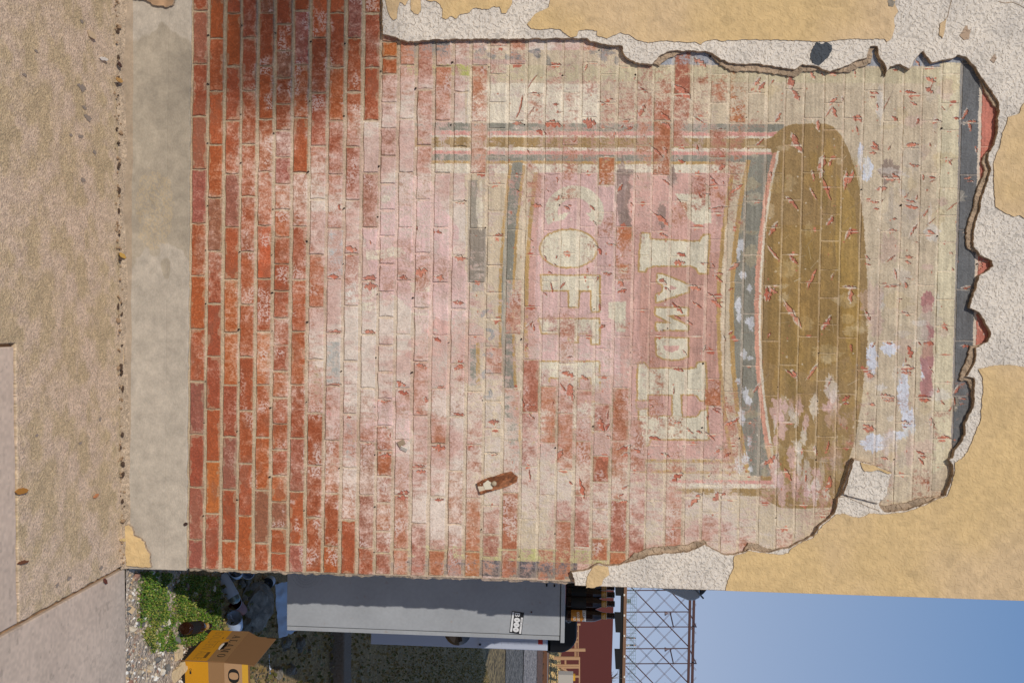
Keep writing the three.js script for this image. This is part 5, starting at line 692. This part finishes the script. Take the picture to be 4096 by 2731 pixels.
// iron truss bridge
{
  const t = thing('truss_bridge', 'brown iron truss bridge with railings on a high deck beyond the shed', 'bridge'), iron = std({ color: hex('#4e3330'), roughness: 0.75 }), thin = std({ color: hex('#75666a'), roughness: 0.75 }), black = std({ color: hex('#0f0e10') }), deckM = std({ color: hex('#7d5f4a') }), rail = std({ color: hex('#7f979f'), roughness: 0.6 });
  const zn = -136, zf = -142, N = (px, py) => at(px, py, zn), Fz = (px, py) => at(px, py, zf), y = (px) => at(px, 2540, zn).y, X = (py) => at(2600, py, zn).x, xl = X(2200), xr = X(3600);
  const hb = (name, px, thick, depth, z, m) => mesh(name, boxG(xr - xl, thick, depth, (xl + xr) / 2, y(px), z), m, t);
  hb('deck_beam', 2498, 0.42, 0.4, zn + 0.5, deckM); hb('deck', 2494, 0.25, 6.4, (zn + zf) / 2, deckM); hb('black_girder', 2486, 0.42, 0.5, zn + 0.3, black);
  hb('top_chord', 2758, 0.34, 0.34, zn, iron); mesh('top_chord', boxG(xr - xl, 0.36, 0.36, (xl + xr) / 2, y(2786) + 0.3, zf), iron, t);
  const ys = []; for (let k = -2; k < 9; k++) ys.push(2447.7 + k * 146.5);
  for (const p of ys) { mesh('post', bar(N(2500, p), N(2758, p - 1), 0.12), iron, t); mesh('post', bar(Fz(2500, p + 60), Fz(2786, p + 59), 0.12), iron, t); mesh('cross_strut', bar(N(2758, p), Fz(2786, p + 60), 0.12), iron, t); mesh('sway_strut', bar(N(2681, p), Fz(2694, p + 58), 0.14), iron, t);
    mesh('diagonal', bar(N(2504, p + 25), N(2758, p + 288), 0.11), iron, t); if (p > 2500) mesh('diagonal', bar(N(2504, p + 70), N(2758, p + 333), 0.09), iron, t);
    for (const o of [0, 5]) { mesh('tie_rod', bar(Fz(2504, p + o + 40), Fz(2786, p + o - 250), 0.035), thin, t); mesh('tie_rod', bar(Fz(2504, p + o - 60), Fz(2786, p + o + 230), 0.035), thin, t); mesh('tie_rod', bar(Fz(2504, p + o + 110), Fz(2786, p + o - 180), 0.03), thin, t); }
    { const q = N(2675, p + 31), lamp = mesh('bell_lamp', lathe([[0.05, 0.3], [0.12, 0.1], [0.35, -0.25], [0.3, -0.28]], 12), thin, t); lamp.position.set(q.x, q.y, zn - 3); mesh('hanger', boxG(0.05, 0.5, 0.05, q.x, q.y + 0.45, zn - 3), thin, t); }
    const c = N(2475, p + 38), g = new THREE.ExtrudeGeometry(shapeOf([[-1.35, -0.62], [1.35, -0.42], [1.35, 0.55], [-1.35, 0.55]]), { depth: 0.6, bevelEnabled: false }).translate(c.x, c.y, zn); mesh('girder_bracket', g, black, t); }
  for (const px of [2521, 2528, 2535, 2544]) hb('hand_rail', px, 0.045, 0.04, zn + 0.2, rail);
  for (let p = 2330; p < 2900; p += 14.5) mesh('rail_post', bar(N(2504, p), N(2544, p), 0.04), rail, t);
  for (let k = 0; k < 6; k++) { const o = mesh('deck_light', boxG(0.28, 0.2, 0.1), std({ color: hex('#d8d4cc') }), t); o.position.copy(N(2497, 2373 + k * 81.5)); o.position.z = zn + 0.76; }
  for (const p of [2150, 3300]) mesh('pier', boxG(2.2, y(2486), 5, X(p), y(2486) / 2, (zn + zf) / 2), std({ color: hex('#8a7f74') }), t);
  const s = thing('notice_board', 'pale green notice board standing at the bridge railing', 'sign'), q = N(2514, 2409); mesh('panel', boxG(0.62, 0.7, 0.06, q.x, q.y + 0.05, zn - 0.6), std({ color: hex('#8d9a94') }), s); for (const d of [-0.25, 0.25]) mesh('leg', boxG(0.05, 0.7, 0.05, q.x + d, q.y - 0.5, zn - 0.6), thin, s);
  // people on the deck
  const person = (label, px, py, shirt, trousers, walk) => {
    const base = N(px, py), deckY = y(2494) + 0.125, R = 40, mc = new MarchingCubes(R, new THREE.MeshStandardMaterial(), false, false, 60000); mc.isolation = 0;
    const J = { hip: [0, 0.92, 0], neck: [0, 1.45, 0.02], head: [0, 1.62, 0.03], kl: [-0.1, 0.5, walk * 0.16], fl: [-0.1, 0.06, walk * 0.05], tl: [-0.1, 0.04, walk * 0.05 + 0.16], kr: [0.1, 0.5, walk * 0.02], fr: [0.11, 0.06, -walk * 0.22], tr: [0.11, 0.04, -walk * 0.22 + 0.16], sl: [-0.19, 1.4, 0], el: [-0.25, 1.13, -walk * 0.05], hl: [-0.23, 0.88, walk * 0.05], sr: [0.19, 1.4, 0], er: [0.25, 1.13, 0.02], hr: [0.2, 0.96, 0.18] };
    const bones = [['hip', 'neck', 0.13, 0.12], ['neck', 'head', 0.06, 0.095], ['hip', 'kl', 0.1, 0.07], ['kl', 'fl', 0.065, 0.045], ['fl', 'tl', 0.045, 0.03], ['hip', 'kr', 0.1, 0.07], ['kr', 'fr', 0.065, 0.045], ['fr', 'tr', 0.045, 0.03], ['neck', 'sl', 0.07, 0.065], ['sl', 'el', 0.055, 0.045], ['el', 'hl', 0.042, 0.034], ['neck', 'sr', 0.07, 0.065], ['sr', 'er', 0.055, 0.045], ['er', 'hr', 0.042, 0.034]].map(([a, b, r, s2]) => [V3(...J[a]), V3(...J[b]), r, s2]);
    const p = V3(), ab = V3(); for (let k = 0; k < R; k++) for (let j = 0; j < R; j++) for (let i = 0; i < R; i++) { p.set((i / R - 0.5) * 1.9, (j / R - 0.5) * 1.9 + 0.86, (k / R - 0.5) * 1.9); let d = 9; for (const [a, b, r0, r1] of bones) { ab.subVectors(b, a); const tt = clamp(p.clone().sub(a).dot(ab) / ab.lengthSq()), e = p.distanceTo(a.clone().addScaledVector(ab, tt)) - lerp(r0, r1, tt), h = clamp(0.5 + 0.5 * (d - e) / 0.03); d = lerp(d, e, h) - 0.03 * h * (1 - h); } mc.field[i + j * R + k * R * R] = -d; }
    mc.update(); const pos = Array.from(mc.positionArray.slice(0, mc.count * 3)), g = new THREE.BufferGeometry(), col = [];
    for (let i = 0; i < pos.length; i += 3) { pos[i] *= 0.95; pos[i + 1] = pos[i + 1] * 0.95 + 0.86; pos[i + 2] *= 0.95; const h = pos[i + 1], c = new THREE.Color(h > 1.66 ? '#2a1d16' : h > 1.47 || (h < 1.0 && Math.abs(pos[i]) > 0.17 && h > 0.8) ? '#b98d74' : h > 0.95 ? shirt : h > 0.09 ? trousers : '#222222'); col.push(c.r, c.g, c.b); }
    g.setAttribute('position', new THREE.Float32BufferAttribute(pos, 3)); g.setAttribute('color', new THREE.Float32BufferAttribute(col, 3)); g.computeVertexNormals();
    const o = tag(mesh('person', g, std({ vertexColors: true })), label, 'person'); o.position.set(base.x, deckY, zn - 1.6); o.rotation.y = 1.4; return o;
  };
  person('person in a dark shirt and pale trousers walking on the bridge deck', 2515, 2594, '#2c2f3c', '#c9c6be', 1); person('person in grey clothes standing at the bridge railing', 2515, 2565, '#6a6668', '#54565c', -0.6);
}
// bare tree far behind, and the leafy street tree that shades the wall's lower left (out of the picture, across the street)
function limb(pts, r0, r1, n = 7) { const c = new THREE.CatmullRomCurve3(pts), g = new THREE.TubeGeometry(c, pts.length * 3, 1, n), p = g.attributes.position, seg = pts.length * 3; for (let i = 0; i <= seg; i++) { const q = c.getPointAt(i / seg), r = lerp(r0, r1, i / seg); for (let j = 0; j <= n; j++) { const k = i * (n + 1) + j; p.setXYZ(k, q.x + (p.getX(k) - q.x) * r, q.y + (p.getY(k) - q.y) * r, q.z + (p.getZ(k) - q.z) * r); } } g.computeVertexNormals(); return g; }
{
  const b = at(2440, 2712, -112), t = thing('bare_tree', 'bare leafless tree showing over the shed roof under the bridge', 'tree'), m = std({ color: hex('#6a5d55') }), gs = [];
  mesh('trunk', limb([V3(b.x, 0, b.z), V3(b.x + 0.2, b.y * 0.6, b.z), V3(b.x, b.y + 0.4, b.z)], 0.25, 0.09), m, t);
  for (let k = 0; k < 26; k++) { const s = V3(b.x, b.y + rr(-1, 0.4), b.z), e = s.clone().add(V3(rr(-1.4, 1.4), rr(0.3, 1.3), rr(-1, 1))); gs.push(limb([s, s.clone().lerp(e, 0.5).add(V3(rr(-0.2, 0.2), 0.1, 0)), e], 0.03, 0.01, 4)); }
  mesh('crown', merge(gs), m, t);
}
{
  const c0 = onWall(1290, 150).addScaledVector(SUN, 21), t = thing('street_tree', 'leafy street tree standing across the road from the wall', 'tree'), bark = std({ color: hex('#5a4a3c') });
  const base = V3(c0.x - 2.2, -0.2, c0.z + 0.4);
  mesh('trunk', limb([base, V3(base.x + 0.1, 3, base.z), V3(base.x - 0.1, 6.5, base.z - 0.1), V3(c0.x - 1.4, c0.y - 0.2, c0.z)], 0.24, 0.06), bark, t);
  const gs = [], tips = [];
  for (let k = 0; k < 16; k++) { const s = V3(c0.x - 1.3, c0.y - rr(-0.2, 0.6), c0.z), e = c0.clone().add(V3(rr(-1.6, 0.14), rr(-0.2, 0.24), rr(-0.2, 0.2))); gs.push(limb([s, s.clone().lerp(e, 0.5).add(V3(0, rr(0, 0.3), 0)), e], 0.05, 0.012, 5)); tips.push(e, s.clone().lerp(e, 0.7)); }
  mesh('limbs', merge(gs), bark, t);
  const n = 1700, pos = [], v = V3(), q = new THREE.Quaternion();
  for (let k = 0; k < n; k++) { const a = tips[Math.floor(rnd() * tips.length)], r = 0.24 * Math.cbrt(rnd()), th = rr(0, 6.28), ph = Math.acos(rr(-1, 1)), o = V3(a.x + r * Math.sin(ph) * Math.cos(th), a.y + r * Math.cos(ph), a.z + r * Math.sin(ph) * Math.sin(th)), s = rr(0.05, 0.09); q.setFromEuler(new THREE.Euler(rr(0, 6), rr(0, 6), rr(0, 6))); for (const [x, y] of [[0, 0], [0.5, 0.55], [0, 1.3], [0, 0], [0, 1.3], [-0.5, 0.55]]) { v.set(x * s, y * s, 0).applyQuaternion(q).add(o); pos.push(v.x, v.y, v.z); } }
  const g = new THREE.BufferGeometry(); g.setAttribute('position', new THREE.Float32BufferAttribute(pos, 3)); g.computeVertexNormals();
  mesh('crown', g, new THREE.MeshPhysicalMaterial({ color: new THREE.Color(0.07, 0.11, 0.03), roughness: 0.8, transmission: 0.3, thickness: 0, side: THREE.DoubleSide }), t);
}
struct('far_pavement', boxG(60, 0.2, 8, 0, -0.12, 19.2), greyMat);
// ---------------------------------------------------------------- scraps on the pavement and along the foot of the wall
{
  const flake = (name, label, cat, px, py, w, h, c, rz, up = 0.006) => { const p = gp(px, py), g = new THREE.ExtrudeGeometry(shapeOf(rough([[-w / 2, 0], [-w * 0.2, -h / 2], [w * 0.35, -h * 0.35], [w / 2, h * 0.1], [w * 0.1, h / 2], [-w * 0.35, h * 0.3]], 0.006, 0.0015)), { depth: 0.003, bevelEnabled: true, bevelSize: 0.001, bevelThickness: 0.001, bevelSegments: 1 }).rotateX(-Math.PI / 2), o = tag(mesh(name, g, std({ color: hex(c) })), label, cat); o.position.set(p.x, footY(p.x) + up, p.z); o.rotation.set(0.12, rz, 0.08); return o; };
  flake('stucco_flake', 'tan stucco flake lying on the aggregate pavement', 'flake', 358, 138, 0.05, 0.026, '#c2a987', 1.3); flake('stucco_flake', 'narrow white plaster flake on the aggregate pavement', 'flake', 406, 235, 0.05, 0.014, '#d2c8bb', 1.7); flake('stucco_flake', 'thin yellow stucco flake beside the corner scrap', 'flake', 482, 2160, 0.04, 0.012, '#cdb47c', 1.4);
  flake('dead_leaf', 'curled yellow leaf in the gap at the wall foot', 'leaf', 472, 1022, 0.045, 0.018, '#c49a4c', 1.2, 0.016); flake('dead_leaf', 'orange leaf by the smooth slab joint', 'leaf', 74, 1964, 0.06, 0.02, '#a5702c', 1.5, 0.008); flake('dead_leaf', 'small orange leaf on the pale aggregate', 'leaf', 375, 1983, 0.03, 0.013, '#b97a50', 1.9); flake('dead_leaf', 'brown leaf stuck in the slab joint near the corner', 'leaf', 80, 2248, 0.05, 0.012, '#6b4026', 1.5, 0.008);
  flake('dead_leaf', 'brown leaf in the joint between the smooth slabs', 'leaf', 415, 2324, 0.03, 0.014, '#5e2f22', 0.6, 0.004); flake('dead_leaf', 'tan leaf at the wall foot under the stained concrete', 'leaf', 455, 320, 0.045, 0.016, '#b58a50', 1.5, 0.02); flake('dead_leaf', 'dark seed pod in the wall foot gap', 'leaf', 458, 258, 0.026, 0.014, '#4a3028', 0.8, 0.02);
  const spot = std({ color: hex('#94877a'), roughness: 0.8 }); const walkStain = [[325, 350, 0.05], [350, 470, 0.045], [95, 298, 0.022], [142, 205, 0.02], [335, 430, 0.026], [397, 1676, 0.026], [143, 1740, 0.02], [318, 1772, 0.024], [320, 545, 0.03], [375, 610, 0.03], [280, 540, 0.02], [402, 2270, 0.03], [272, 2312, 0.03], [225, 2340, 0.022], [325, 85, 0.026], [330, 720, 0.028]];
  for (const [px, py, r] of walkStain) { const p = gp(px, py), pts = []; for (let k = 0; k < 18; k++) { const a = k / 18 * 6.283; pts.push([Math.cos(a) * r * 0.4 * rr(0.3, 1), Math.sin(a) * r * 0.75 * rr(0.4, 1.1)]); } const o = mesh('gum_spot', new THREE.ShapeGeometry(shapeOf(pts)).rotateX(-Math.PI / 2), spot, walk); o.position.set(p.x, footY(p.x) + 0.002, p.z); o.rotation.z = 0.0178; }
}

// low shopfronts across the street, behind the photographer
{
  const t = thing('facing_shops', 'row of low shopfronts across the street behind the photographer', 'building'), wm = std({ color: new THREE.Color(0.30, 0.26, 0.21) }), gm = std({ color: hex('#20262b'), roughness: 0.15 });
  mesh('wall', boxG(60, 6.4, 8, 0, 3.1, 27.2), wm, t); mesh('cornice', boxG(60.2, 0.4, 0.5, 0, 6.2, 23.05), std({ color: hex('#8c8378') }), t);
  for (let k = -6; k <= 6; k++) { const x = k * 4.4; mesh('shop_window', boxG(2.6, 2, 0.1, x, 1.6, 23.17), gm, t); mesh('door', boxG(1, 2.4, 0.12, x + 2.2, 1.2, 23.17), std({ color: hex('#4b3a2e') }), t); mesh('upper_window', boxG(1.1, 1.5, 0.1, x, 4.6, 23.17), gm, t); }
}

renderer.render(scene, camera);
